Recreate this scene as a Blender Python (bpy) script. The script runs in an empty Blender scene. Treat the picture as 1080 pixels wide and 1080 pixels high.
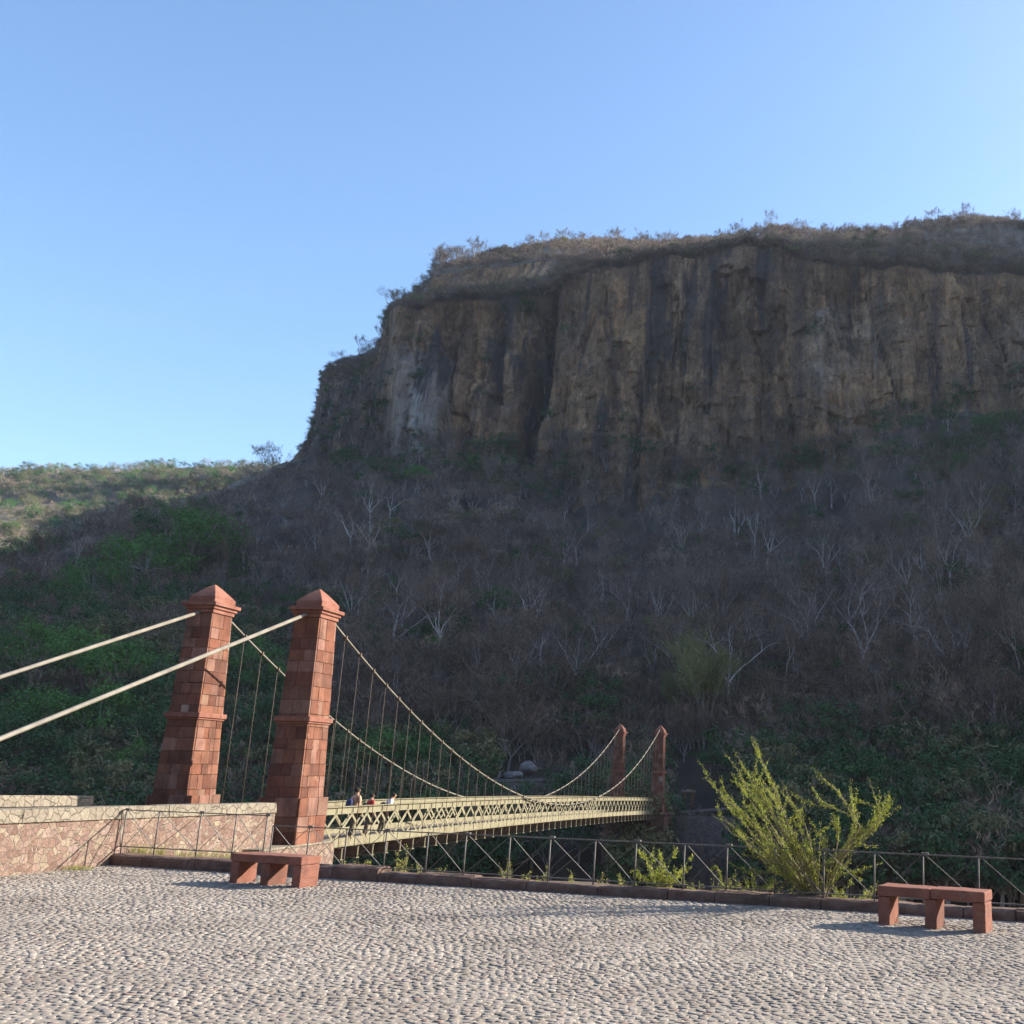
import bpy, bmesh, math, random
import numpy as np
from mathutils import Vector, Matrix
from mathutils.bvhtree import BVHTree

SC = bpy.context.scene
COL = SC.collection
RN = random.Random(7)
NR = np.random.RandomState(11)
PI = math.pi

# ------------------------------------------------------------------ camera
FPX, PITCH, ROLL, EYE, CX = 1110.0, .24, .021, 2.0, 810.0
Fv = np.array([0, math.cos(PITCH), math.sin(PITCH)])
U0 = np.array([0, -math.sin(PITCH), math.cos(PITCH)])
R0 = np.array([1., 0, 0])
Rv = R0*math.cos(ROLL) + U0*math.sin(ROLL)
Uv = U0*math.cos(ROLL) - R0*math.sin(ROLL)

def ray(u, v):
    D = Fv + Rv*(u-CX)/FPX - Uv*(v-540)/FPX
    return D/D[1]
def at(u, v, Y):
    return np.array([0, 0, EYE]) + ray(u, v)*Y
def gr(u, v, z=0.):
    D = ray(u, v)
    return np.array([0, 0, EYE]) + D*((z-EYE)/D[2])

cam_d = bpy.data.cameras.new("camera")
cam = bpy.data.objects.new("camera", cam_d)
COL.objects.link(cam)
cam_d.sensor_width = 36
cam_d.lens = 36*FPX/1080
cam_d.shift_x = -(CX-540)/1080
cam_d.clip_end = 6000
M = Matrix(((Rv[0], Uv[0], -Fv[0], 0), (Rv[1], Uv[1], -Fv[1], 0), (Rv[2], Uv[2], -Fv[2], EYE), (0, 0, 0, 1)))
cam.matrix_world = M
SC.camera = cam

# ------------------------------------------------------------------ light
SUN_AZ, SUN_EL = math.radians(66), math.radians(26)     # azimuth from +Y towards +X
sd = Vector((math.sin(SUN_AZ)*math.cos(SUN_EL), math.cos(SUN_AZ)*math.cos(SUN_EL), math.sin(SUN_EL)))
sun_d = bpy.data.lights.new("sun", 'SUN')
sun = bpy.data.objects.new("sun", sun_d)
COL.objects.link(sun)
sun_d.energy = 4.8
sun_d.angle = math.radians(.53)
sun_d.color = (1, .91, .78)
sun.rotation_euler = (-sd).to_track_quat('-Z', 'Y').to_euler()
sun.location = sd*400
W = bpy.data.worlds.new("World")
SC.world = W
W.use_nodes = True
nt = W.node_tree
sky = nt.nodes.new('ShaderNodeTexSky')
sky.sky_type = 'NISHITA'
sky.sun_disc = False
sky.sun_elevation = SUN_EL
sky.sun_rotation = SUN_AZ
sky.altitude = 600
sky.air_density = 1.0
sky.dust_density = 1.6
sky.ozone_density = 1.3
bg = nt.nodes['Background']
bg.inputs['Strength'].default_value = .122
hs_ = nt.nodes.new('ShaderNodeHueSaturation')
hs_.inputs['Saturation'].default_value = 1.16
nt.links.new(sky.outputs[0], hs_.inputs['Color'])
nt.links.new(hs_.outputs[0], bg.inputs['Color'])
SC.view_settings.view_transform = 'Standard'
SC.view_settings.look = 'None'
SC.view_settings.exposure = 1.45
SC.view_settings.gamma = 1
SC.cycles.max_bounces = 5
SC.cycles.diffuse_bounces = 2
SC.cycles.glossy_bounces = 1
SC.cycles.transmission_bounces = 2
SC.cycles.transparent_max_bounces = 4
SC.cycles.use_denoising = True

# ------------------------------------------------------------------ noise
def _h(ix, iy, iz):
    n = (ix*374761393 + iy*668265263 + iz*1442695041) & 0xffffffff
    n = ((n ^ (n >> 13))*1274126177) & 0xffffffff
    n = (n ^ (n >> 16)) & 0xffffff
    return n/float(0xffffff)
def vn(x, y, z=0.):
    x, y, z = np.broadcast_arrays(np.asarray(x, float), np.asarray(y, float), np.asarray(z, float))
    ix, iy, iz = np.floor(x).astype(np.int64), np.floor(y).astype(np.int64), np.floor(z).astype(np.int64)
    fx, fy, fz = x-ix, y-iy, z-iz
    fx, fy, fz = [t*t*(3-2*t) for t in (fx, fy, fz)]
    r = 0
    for a in (0, 1):
        wa = fx if a else 1-fx
        for b in (0, 1):
            wb = fy if b else 1-fy
            for c in (0, 1):
                wc = fz if c else 1-fz
                r = r + wa*wb*wc*_h(ix+a, iy+b, iz+c)
    return r*2-1
def fbm(x, y, z=0., o=4):
    s, a, r = 1., 1., 0.
    for k in range(o):
        r = r + a*vn(np.asarray(x)*s+17*k, np.asarray(y)*s-9*k, np.asarray(z)*s+5*k)
        s *= 2.03
        a *= .5
    return r

# ------------------------------------------------------------------ mesh collector
class MB:
    def __init__(s):
        s.v, s.f, s.m, s.sm = [], [], [], []
    def add(s, vs, fs, mat=0, smooth=False):
        b = len(s.v)
        s.v.extend([tuple(float(c) for c in p) for p in vs])
        for f in fs:
            s.f.append(tuple(b+i for i in f))
            s.m.append(mat)
            s.sm.append(smooth)
    def hexa(s, c, mat=0):         # 8 corners: bottom 4 ccw then top 4
        s.add(c, [(3, 2, 1, 0), (4, 5, 6, 7), (0, 1, 5, 4), (1, 2, 6, 5), (2, 3, 7, 6), (3, 0, 4, 7)], mat)
    def box(s, c, ax, ay, az, mat=0):   # centre, half axes
        c, ax, ay, az = [np.asarray(t, float) for t in (c, ax, ay, az)]
        s.hexa([c-ax-ay-az, c+ax-ay-az, c+ax+ay-az, c-ax+ay-az, c-ax-ay+az, c+ax-ay+az, c+ax+ay+az, c-ax+ay+az], mat)
    def bar(s, p, q, w, h, up=(0, 0, 1), mat=0):
        p, q = np.asarray(p, float), np.asarray(q, float)
        d = q-p
        L = np.linalg.norm(d)
        d = d/L
        sd_ = np.cross(d, up)
        n = np.linalg.norm(sd_)
        sd_ = sd_/n if n > 1e-6 else np.array([1., 0, 0])
        u = np.cross(sd_, d)
        s.box((p+q)/2, d*L/2, sd_*w/2, u*h/2, mat)
    def tube(s, pts, rad, n=6, mat=0, smooth=True, cap=True):
        pts = [np.asarray(p, float) for p in pts]
        if not hasattr(rad, '__len__'):
            rad = [rad]*len(pts)
        ref = np.array([.31, .17, .93])
        vs, fs = [], []
        for i, p in enumerate(pts):
            d = pts[min(i+1, len(pts)-1)]-pts[max(i-1, 0)]
            d = d/(np.linalg.norm(d)+1e-9)
            a = np.cross(d, ref)
            if np.linalg.norm(a) < .1:
                a = np.cross(d, (1., 0, 0))
            a /= np.linalg.norm(a)
            b = np.cross(d, a)
            for k in range(n):
                t = 2*PI*k/n
                vs.append(p+(a*math.cos(t)+b*math.sin(t))*rad[i])
        for i in range(len(pts)-1):
            for k in range(n):
                k2 = (k+1) % n
                fs.append((i*n+k, i*n+k2, (i+1)*n+k2, (i+1)*n+k))
        if cap:
            fs.append(tuple(range(n))[::-1])
            fs.append(tuple((len(pts)-1)*n+k for k in range(n)))
        s.add(vs, fs, mat, smooth)
    def build(s, name, mats, parent=None, bevel=0, seg=1):
        me = bpy.data.meshes.new(name)
        o3 = np.array([0., 0, 0])
        if parent is not None:
            o3 = np.array(parent.matrix_world.translation if parent.parent is None else parent['_o'])
        v = np.array(s.v)-o3 if parent is not None else np.array(s.v)
        me.from_pydata(v.tolist(), [], s.f)
        mats = mats if isinstance(mats, (list, tuple)) else [mats]
        for m in mats:
            me.materials.append(m)
        me.polygons.foreach_set('material_index', s.m)
        me.polygons.foreach_set('use_smooth', s.sm)
        if bevel:
            bm = bmesh.new()
            bm.from_mesh(me)
            bmesh.ops.bevel(bm, geom=bm.edges[:], offset=bevel, segments=seg, affect='EDGES', profile=.6)
            bm.to_mesh(me)
            bm.free()
        me.update()
        o = bpy.data.objects.new(name, me)
        COL.objects.link(o)
        if parent is not None:
            o.parent = parent
        return o

def tag(o, label, cat, group=None):
    o['label'] = label
    o['category'] = cat
    if group:
        o['group'] = group
    return o
def thing(name, label, cat, loc, group=None):
    o = bpy.data.objects.new(name, None)
    COL.objects.link(o)
    o.location = [float(c) for c in loc]
    o.empty_display_size = .2
    o.matrix_world = Matrix.Translation(o.location)
    return tag(o, label, cat, group)
def kind(o, k):
    o['kind'] = k
    return o
# sub-parts are written in world coordinates: their parent part sits at the thing's own origin
def sub(mb, name, mats, part, **k):
    root = part.parent
    o = mb.build(name, mats, root, **k)
    o.parent = part
    return o

# ------------------------------------------------------------------ materials
class NT:
    def __init__(s, name):
        s.mat = bpy.data.materials.new(name)
        s.mat.use_nodes = True
        s.t = s.mat.node_tree
        s.b = s.t.nodes['Principled BSDF']
        s.b.inputs['Roughness'].default_value = .9
        s.b.inputs['Specular IOR Level'].default_value = .25
    def n(s, ty, **k):
        nd = s.t.nodes.new(ty)
        for a, b in k.items():
            if a.startswith('i_'):
                nm = a[2:].replace('_', ' ')
                nd.inputs[int(nm) if nm.isdigit() else nm].default_value = b
            else:
                setattr(nd, a, b)
        return nd
    def l(s, a, b):
        s.t.links.new(a, b)
    def coord(s, sc=(1, 1, 1), kind_='Object'):
        tc = s.n('ShaderNodeTexCoord')
        mp = s.n('ShaderNodeMapping')
        mp.inputs['Scale'].default_value = sc
        s.l(tc.outputs[kind_], mp.inputs['Vector'])
        return mp.outputs[0]
    def noise(s, vec, scale, det=4, rough=.55):
        nd = s.n('ShaderNodeTexNoise', i_Scale=scale, i_Detail=det, i_Roughness=rough)
        s.l(vec, nd.inputs['Vector'])
        return nd.outputs['Fac']
    def ramp(s, fac, stops, interp='LINEAR'):
        r = s.n('ShaderNodeValToRGB')
        r.color_ramp.interpolation = interp
        e = r.color_ramp.elements
        while len(e) < len(stops):
            e.new(.5)
        for el, (p, c) in zip(e, stops):
            el.position = p
            el.color = (*c, 1) if len(c) == 3 else c
        s.l(fac, r.inputs[0])
        return r.outputs[0]
    def mix(s, fac, a, b, mode='MIX'):
        m = s.n('ShaderNodeMix', data_type='RGBA', blend_type=mode)
        for x, i in ((fac, 0), (a, 6), (b, 7)):
            if hasattr(x, 'links'):
                s.l(x, m.inputs[i])
            else:
                m.inputs[i].default_value = x if i == 0 else (*x, 1)
        return m.outputs[2]
    def math(s, op, a, b=.5):
        m = s.n('ShaderNodeMath', operation=op)
        for i, x in enumerate((a, b)):
            if hasattr(x, 'links'):
                s.l(x, m.inputs[i])
            else:
                m.inputs[i].default_value = x
        return m.outputs[0]
    def bump(s, h, dist, st=1.):
        b = s.n('ShaderNodeBump', i_Distance=dist, i_Strength=st)
        s.l(h, b.inputs['Height'])
        s.l(b.outputs[0], s.b.inputs['Normal'])
    def col(s, c):
        if hasattr(c, 'links'):
            s.l(c, s.b.inputs['Base Color'])
        else:
            s.b.inputs['Base Color'].default_value = (*c, 1)
        return s.mat

def m_plain(name, c, var=.25, scale=3., rough=.85, bump=0., metal=0):
    t = NT(name)
    t.b.inputs['Roughness'].default_value = rough
    t.b.inputs['Metallic'].default_value = metal
    f = t.noise(t.coord(), scale, 5)
    lo = tuple(x*(1-var) for x in c)
    hi = tuple(min(1, x*(1+var)) for x in c)
    if bump:
        t.bump(f, bump)
    return t.col(t.ramp(f, [(.3, lo), (.7, hi)]))

def m_rusty(name, c, r_):
    t = NT(name)
    t.b.inputs['Roughness'].default_value = .75
    co = t.coord()
    f = t.noise(co, 2.3, 6, .65)
    g_ = t.noise(co, 14, 4, .6)
    b = t.ramp(g_, [(.3, tuple(x*.8 for x in c)), (.7, tuple(x*1.15 for x in c))])
    return t.col(t.mix(t.ramp(f, [(.52, (0, 0, 0)), (.66, (.75, .75, .75))]), b, r_))
def m_blocks(name):
    t = NT(name)
    g = t.n('ShaderNodeNewGeometry')
    r = g.outputs['Random Per Island']
    base = t.ramp(r, [(0, (.115, .048, .032)), (.2, (.22, .09, .056)), (.4, (.14, .064, .044)), (.6, (.26, .118, .074)), (.78, (.17, .085, .06)),
                      (.86, (.28, .155, .12)), (.95, (.2, .12, .085)), (.975, (.33, .21, .165)), (1, (.42, .34, .29))])
    co = t.coord()
    n1 = t.noise(co, 2.2, 6, .6)
    n2 = t.noise(co, 30, 4, .65)
    c = t.mix(.85, base, t.ramp(n1, [(.3, (.5, .45, .43)), (.62, (1.1, 1.08, 1.06))]), 'MULTIPLY')
    n3 = t.noise(t.coord((1.6, 1.6, .28)), 2.4, 6, .65)
    c = t.mix(t.ramp(n3, [(.5, (0, 0, 0)), (.68, (.6, .6, .6))]), c, (.075, .042, .036))
    n4 = t.noise(co, 5.5, 7, .7)
    c = t.mix(t.ramp(n4, [(.6, (0, 0, 0)), (.72, (.55, .55, .55))]), c, (.36, .23, .17))
    c = t.mix(.7, c, t.ramp(n2, [(.3, (.7, .68, .66)), (.7, (1.15, 1.12, 1.1))]), 'MULTIPLY')
    t.bump(n2, .012, .9)
    return t.col(c)
def m_redstone(name, k=1.):
    t = NT(name)
    co = t.coord()
    n1 = t.noise(co, 3, 6, .6)
    n2 = t.noise(co, 38, 4, .65)
    c = t.ramp(n1, [(.25, (.16*k, .066*k, .046*k)), (.5, (.235*k, .1*k, .07*k)), (.75, (.28*k, .14*k, .105*k))])
    n4 = t.noise(co, 7, 7, .7)
    c = t.mix(t.ramp(n4, [(.54, (0, 0, 0)), (.7, (.6, .6, .6))]), c, (.3, .2, .16))
    n5 = t.noise(co, 1.7, 5, .65)
    c = t.mix(t.ramp(n5, [(.55, (0, 0, 0)), (.7, (.6, .6, .6))]), c, (.09, .05, .042))
    c = t.mix(.6, c, t.ramp(n2, [(.3, (.7, .68, .66)), (.7, (1.15, 1.12, 1.1))]), 'MULTIPLY')
    t.bump(n2, .01, .8)
    return t.col(c)
def m_rubble(name, stops, scale=3.2, mortar=(.42, .36, .31), edge=.05):
    t = NT(name)
    co = t.coord()
    nz = t.n('ShaderNodeTexNoise', i_Scale=2.5, i_Detail=3)
    t.l(co, nz.inputs['Vector'])
    wv = t.n('ShaderNodeVectorMath', operation='MULTIPLY_ADD')
    t.l(nz.outputs['Color'], wv.inputs[0])
    wv.inputs[1].default_value = (.16, .16, .16)
    t.l(co, wv.inputs[2])
    v1 = t.n('ShaderNodeTexVoronoi', i_Scale=scale)
    v2 = t.n('ShaderNodeTexVoronoi', feature='DISTANCE_TO_EDGE', i_Scale=scale)
    for v in (v1, v2):
        t.l(wv.outputs[0], v.inputs['Vector'])
    sp = t.n('ShaderNodeSeparateColor')
    t.l(v1.outputs['Color'], sp.inputs[0])
    c = t.ramp(sp.outputs[0], stops)
    nf = t.noise(co, 14, 6, .65)
    c = t.mix(.75, c, t.ramp(nf, [(.3, (.62, .6, .58)), (.7, (1.15, 1.12, 1.1))]), 'MULTIPLY')
    e = t.ramp(v2.outputs['Distance'], [(edge*.35, (0, 0, 0)), (edge, (1, 1, 1))])
    c = t.mix(e, mortar, c)
    h = t.math('ADD', e, t.math('MULTIPLY', nf, .5))
    t.bump(h, .06, 1.)
    return t.col(c)
def m_cobble():
    t = NT('river_cobbles')
    g = t.n('ShaderNodeNewGeometry')
    r = g.outputs['Random Per Island']
    c = t.ramp(r, [(0, (.17, .15, .13)), (.2, (.25, .22, .19)), (.5, (.3, .265, .23)), (.75, (.265, .23, .2)), (.93, (.36, .33, .29)), (1, (.25, .18, .15))])
    co = t.coord()
    c = t.mix(.6, c, t.ramp(t.noise(co, 45, 4, .65), [(.3, (.74, .72, .7)), (.7, (1.12, 1.1, 1.08))]), 'MULTIPLY')
    c = t.mix(.75, c, t.ramp(t.noise(co, .55, 6, .6), [(.32, (.66, .64, .63)), (.62, (1.1, 1.09, 1.07))]), 'MULTIPLY')
    return t.col(c)
def m_dirt(name, a, b, scale=1., bump=.0):
    t = NT(name)
    co = t.coord()
    n1 = t.noise(co, scale, 8, .65)
    if bump:
        t.bump(n1, bump)
    return t.col(t.ramp(n1, [(.3, a), (.7, b)]))
def m_cliff():
    t = NT('cliff_rock')
    co = t.coord()
    cs = t.coord((1, .35, .09))
    ch = t.coord((.35, .35, 1.3))
    big = t.noise(co, .022, 4, .55)
    st = t.noise(cs, .17, 6, .62)
    st2 = t.noise(cs, .55, 6, .65)
    fine = t.noise(co, .55, 8, .7)
    lay = t.noise(ch, .14, 6, .6)
    c = t.ramp(big, [(.32, (.28, .2, .15)), (.45, (.35, .245, .17)), (.55, (.42, .275, .165)), (.68, (.43, .345, .28))])
    c = t.mix(.85, c, t.ramp(st2, [(.25, (.45, .43, .43)), (.5, (.95, .95, .95)), (.72, (1.35, 1.28, 1.2))]), 'MULTIPLY')
    c = t.mix(.8, c, t.ramp(fine, [(.3, (.45, .44, .44)), (.65, (1.2, 1.17, 1.12))]), 'MULTIPLY')
    c = t.mix(.6, c, t.ramp(lay, [(.3, (.62, .6, .6)), (.65, (1.15, 1.13, 1.1))]), 'MULTIPLY')
    dark = t.ramp(st, [(.39, (1, 1, 1)), (.46, (0, 0, 0))])
    grit = t.noise(t.coord((1, 1, .55)), 1.3, 9, .78)
    dn = t.n('ShaderNodeTexNoise', i_Scale=.12, i_Detail=5)
    t.l(co, dn.inputs['Vector'])
    wv = t.n('ShaderNodeVectorMath', operation='MULTIPLY_ADD')
    t.l(dn.outputs['Color'], wv.inputs[0])
    wv.inputs[1].default_value = (9, 9, 9)
    t.l(t.coord((1, 1, .2)), wv.inputs[2])
    for vs_, am in ((.11, .75), (.33, .6)):
        vo = t.n('ShaderNodeTexVoronoi', i_Scale=vs_)
        t.l(wv.outputs[0], vo.inputs['Vector'])
        sp_ = t.n('ShaderNodeSeparateColor')
        t.l(vo.outputs['Color'], sp_.inputs[0])
        c = t.mix(am, c, t.ramp(sp_.outputs[0], [(0, (.5, .48, .48)), (.35, (.85, .84, .84)), (.7, (1.1, 1.06, 1.0)), (1, (1.5, 1.42, 1.34))]), 'MULTIPLY')
        ve = t.n('ShaderNodeTexVoronoi', feature='DISTANCE_TO_EDGE', i_Scale=vs_)
        t.l(wv.outputs[0], ve.inputs['Vector'])
        c = t.mix(t.math('MULTIPLY', t.ramp(ve.outputs['Distance'], [(.0, (.6, .6, .6)), (.04, (0, 0, 0))]), t.ramp(fine, [(.4, (0, 0, 0)), (.6, (.7, .7, .7))])), c, (.06, .05, .045))
    c = t.mix(.6, c, t.ramp(grit, [(.34, (.4, .38, .37)), (.5, (.95, .95, .95)), (.64, (1.4, 1.36, 1.3))]), 'MULTIPLY')
    ap = t.n('ShaderNodeAttribute', attribute_name='pale_buttress')
    c = t.mix(t.math('MULTIPLY', ap.outputs['Fac'], t.ramp(st2, [(.3, (.25, .25, .25)), (.6, (.95, .95, .95))])), c, (.5, .45, .41))
    at_ = t.n('ShaderNodeAttribute', attribute_name='darkening')  # darkens the rock by position: gully, left face, narrow columns
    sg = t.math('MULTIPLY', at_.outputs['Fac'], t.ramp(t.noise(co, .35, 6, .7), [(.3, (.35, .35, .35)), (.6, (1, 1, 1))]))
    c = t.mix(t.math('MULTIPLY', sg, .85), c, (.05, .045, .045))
    crack = t.ramp(t.noise(t.coord((1, 1, .3)), .8, 8, .75), [(.36, (1, 1, 1)), (.42, (0, 0, 0))])
    c = t.mix(t.math('MULTIPLY', crack, .65), c, (.04, .034, .032))
    c = t.mix(t.math('MULTIPLY', dark, .8), c, (.052, .05, .056))
    pale = t.ramp(t.noise(cs, .23, 5, .6), [(.62, (0, 0, 0)), (.72, (1, 1, 1))])
    c = t.mix(t.math('MULTIPLY', pale, .4), c, (.42, .38, .34))
    h = t.math('ADD', t.math('ADD', t.math('MULTIPLY', st2, 1.2), t.math('MULTIPLY', fine, .7)), t.math('MULTIPLY', lay, .8))
    h = t.math('ADD', h, t.math('MULTIPLY', grit, .5))
    t.bump(h, 2.2, 1.)
    return t.col(c)
def m_leaf(name, stops, trans=.0, rand='obj'):
    t = NT(name)
    t.b.inputs['Roughness'].default_value = .7
    o = t.n('ShaderNodeObjectInfo')
    g = t.n('ShaderNodeNewGeometry')
    f = t.math('ADD', t.math('MULTIPLY', o.outputs['Random'], .6), t.math('MULTIPLY', g.outputs['Random Per Island'], .4))
    c = t.ramp(f, stops)
    t.col(c)
    if trans:
        tr = t.n('ShaderNodeBsdfTranslucent')
        t.l(c, tr.inputs['Color'])
        mx = t.n('ShaderNodeMixShader')
        mx.inputs[0].default_value = trans
        t.l(t.b.outputs[0], mx.inputs[1])
        t.l(tr.outputs[0], mx.inputs[2])
        t.l(mx.outputs[0], t.t.nodes['Material Output'].inputs['Surface'])
    return t.mat

MT = dict(
    block=m_blocks('red_ashlar'), redstone=m_redstone('red_stone'), kerbstone=m_dirt('kerb_stone', (.085, .05, .04), (.2, .135, .105), 5, .03),
    mortar=m_plain('dark_mortar', (.09, .045, .035), .3, 12),
    rubble=m_rubble('pink_rubble', [(0, (.16, .1, .08)), (.25, (.22, .145, .115)), (.45, (.27, .195, .155)), (.65, (.2, .13, .11)), (.85, (.3, .25, .18)), (1, (.26, .19, .165))], 8.5, (.29, .235, .19), .045),
    coping=m_rubble('cream_coping', [(0, (.22, .192, .15)), (.5, (.27, .238, .185)), (1, (.2, .172, .135))], 5.2, (.2, .172, .135), .03),
    greystone=m_rubble('grey_rubble', [(0, (.2, .18, .17)), (.5, (.27, .24, .22)), (1, (.16, .15, .15))], 3.5, (.2, .18, .17)),
    darkstone=m_rubble('dark_red_rubble', [(0, (.14, .07, .055)), (.5, (.19, .1, .075)), (1, (.12, .075, .065))], 2.8, (.12, .08, .07)),
    cream=m_rusty('cream_paint', (.215, .195, .125), (.12, .085, .05)), cream2=m_plain('ochre_paint', (.5, .42, .2), .35, 4, .7),
    cable=m_plain('cable_paint', (.19, .172, .14), .25, 3, .6), rust=m_plain('rust_iron', (.1, .072, .052), .35, 8, .7),
    iron=m_plain('grey_iron', (.13, .12, .11), .3, 9, .6), plank=m_plain('deck_plank', (.2, .16, .12), .3, 4),
    cobble=m_cobble(), grout=m_dirt('cobble_grout', (.2, .172, .14), (.29, .255, .21), 6),
    soil=m_dirt('bank_soil', (.06, .05, .038), (.13, .1, .075), .5),
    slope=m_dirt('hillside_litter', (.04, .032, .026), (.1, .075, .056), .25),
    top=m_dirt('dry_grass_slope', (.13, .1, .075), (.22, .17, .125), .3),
    far=m_dirt('far_hill_ground', (.1, .085, .06), (.2, .165, .105), .05),
    cliff=m_cliff(),
    palebark=m_leaf('pale_bark', [(0, (.34, .31, .29)), (1, (.54, .51, .48))]),
    bark=m_leaf('grey_bark', [(0, (.2, .175, .155)), (.6, (.32, .285, .26)), (1, (.46, .42, .39))]),
    twig=m_leaf('bare_twigs', [(0, (.05, .037, .029)), (.3, (.1, .073, .057)), (.6, (.155, .114, .09)), (.85, (.225, .168, .135)), (1, (.29, .222, .172))]),
    twigw=m_leaf('bare_twigs_warm', [(0, (.12, .085, .065)), (.35, (.22, .16, .12)), (.7, (.33, .25, .185)), (1, (.28, .23, .16))]),
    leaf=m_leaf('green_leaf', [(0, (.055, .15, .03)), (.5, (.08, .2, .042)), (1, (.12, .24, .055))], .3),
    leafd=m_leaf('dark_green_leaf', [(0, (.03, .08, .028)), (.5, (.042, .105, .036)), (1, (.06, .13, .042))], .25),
    leafy=m_leaf('olive_leaf', [(0, (.13, .135, .06)), (.5, (.17, .175, .08)), (1, (.21, .2, .1))], .25),
    leafb=m_leaf('bush_leaf', [(0, (.24, .28, .045)), (.45, (.34, .37, .06)), (.8, (.44, .45, .1)), (1, (.48, .42, .13))], .35),
    stem=m_leaf('bush_stem', [(0, (.2, .16, .1)), (1, (.3, .25, .15))]),
    straw=m_leaf('straw_grass', [(0, (.28, .28, .09)), (1, (.4, .36, .14))], .3),
    water=m_plain('river_water', (.03, .045, .035), .2, .4, .08),
)

# ------------------------------------------------------------------ terrain
def grid_obj(name, P, mat, k='structure'):
    nr, nc = P.shape[:2]
    me = bpy.data.meshes.new(name)
    idx = np.arange(nr*nc).reshape(nr, nc)
    q = np.stack([idx[:-1, :-1], idx[:-1, 1:], idx[1:, 1:], idx[1:, :-1]], -1).reshape(-1, 4)
    me.vertices.add(nr*nc)
    me.vertices.foreach_set('co', P.reshape(-1).astype(np.float32))
    me.loops.add(q.size)
    me.loops.foreach_set('vertex_index', q.reshape(-1).astype(np.int32))
    me.polygons.add(len(q))
    me.polygons.foreach_set('loop_start', (np.arange(len(q))*4).astype(np.int32))
    me.polygons.foreach_set('use_smooth', np.ones(len(q), bool))
    me.materials.append(mat)
    me.update()
    me.validate()
    o = bpy.data.objects.new(name, me)
    COL.objects.link(o)
    kind(o, k)
    return o, q

pxs = np.concatenate([np.arange(-1500, -30, 25), np.arange(-30, 1110, 2.2), np.arange(1110, 1500, 12), np.arange(1500, 3400, 40)])
def T(*kv):
    xs, ys = zip(*kv)
    return np.interp(pxs, xs, ys)
# control rows of the mountain along each bearing: image height -> elevation, at a horizontal distance
yC = T((-1500, 730), (-400, 690), (0, 612), (100, 580), (200, 545), (300, 505), (330, 492), (400, 500), (450, 494), (560, 512), (600, 528), (640, 538), (700, 536), (800, 514), (900, 490), (960, 448), (1080, 425), (1200, 425))
dC = T((-1500, 110), (-400, 120), (0, 142), (100, 162), (200, 188), (300, 225), (345, 238), (408, 222), (418, 216), (560, 219), (580, 212), (1080, 206), (1200, 196), (1500, 152), (3400, 150))
yD = T((-1500, 728), (-400, 688), (0, 605), (100, 572), (200, 535), (300, 494), (322, 482), (331, 456), (338, 420), (345, 410), (372, 400), (398, 388), (404, 364), (408, 341), (420, 328), (470, 320), (555, 318), (575, 304), (596, 290), (640, 280), (700, 273), (800, 263), (880, 277), (960, 285), (1080, 290), (1200, 296))
dD = T((-1500, 114), (-400, 124), (0, 148), (100, 168), (200, 195), (300, 233), (330, 262), (408, 236), (418, 227), (560, 231), (580, 224), (1080, 217), (1200, 208), (1500, 175), (3400, 174))
yE = T((-1500, 727), (-400, 687), (0, 600), (100, 567), (200, 529), (300, 491), (322, 478), (331, 450), (338, 414), (345, 402), (372, 390), (398, 377), (403, 358), (407, 337), (414, 327), (450, 315), (480, 309), (540, 301), (575, 292), (600, 280), (700, 267), (800, 258), (880, 268), (960, 272), (1080, 277))
dE = T((-1500, 116), (-400, 126), (0, 150), (100, 170), (200, 198), (300, 236), (330, 268), (408, 242), (418, 240), (560, 246), (580, 236), (1080, 230), (1200, 222), (1500, 196), (3400, 195))
yG = T((-1500, 726), (-400, 686), (0, 596), (100, 563), (200, 525), (300, 490), (322, 476), (331, 447), (338, 411), (345, 399), (372, 387), (398, 374), (403, 355), (407, 333), (414, 325), (440, 313), (452, 306), (457, 291), (480, 287), (540, 277), (580, 270), (600, 270), (700, 266), (800, 258), (880, 262), (960, 262), (1080, 266))
dG = T((-1500, 117), (-400, 127), (0, 152), (100, 172), (200, 200), (300, 238), (330, 270), (408, 245), (440, 246), (560, 249), (590, 244), (700, 240), (1080, 240), (1500, 214), (3400, 213))
yR = T((-1500, 725), (-400, 685), (0, 592), (100, 560), (200, 522), (300, 489), (322, 474), (331, 444), (338, 408), (345, 396), (372, 384), (398, 371), (403, 352), (407, 330), (414, 322), (440, 310), (452, 303), (456, 288), (480, 284), (540, 275), (585, 262), (640, 258), (700, 260), (800, 254), (880, 250), (960, 243), (1000, 238), (1080, 242))
dR = T((-1500, 120), (-400, 130), (0, 156), (100, 176), (200, 205), (300, 242), (330, 275), (408, 252), (450, 268), (560, 298), (600, 306), (1080, 312), (1250, 290), (1500, 254), (3400, 252))
def world(y, d):
    X = np.array([at(u, v, dd) for u, v, dd in zip(pxs, y, d)])
    return X
rC, rD, rE, rG, rR = [world(y, d) for y, d in ((yC, dC), (yD, dD), (yE, dE), (yG, dG), (yR, dR))]
w = np.clip((pxs-1110)/230, 0, 1)
w = w*w*(3-2*w)
for r_, z_ in ((rC, 48), (rD, 127), (rE, 147), (rG, 169), (rR, 216)):   # unseen amphitheatre right of the view, heights set to shade the slope
    r_[:, 2] = r_[:, 2]*(1-w) + z_*w
w2 = np.clip((pxs-1380)/160, 0, 1)          # unseen spur added right of the view, shaped to shade the bank
w2 = w2*w2*(3-2*w2)
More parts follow.
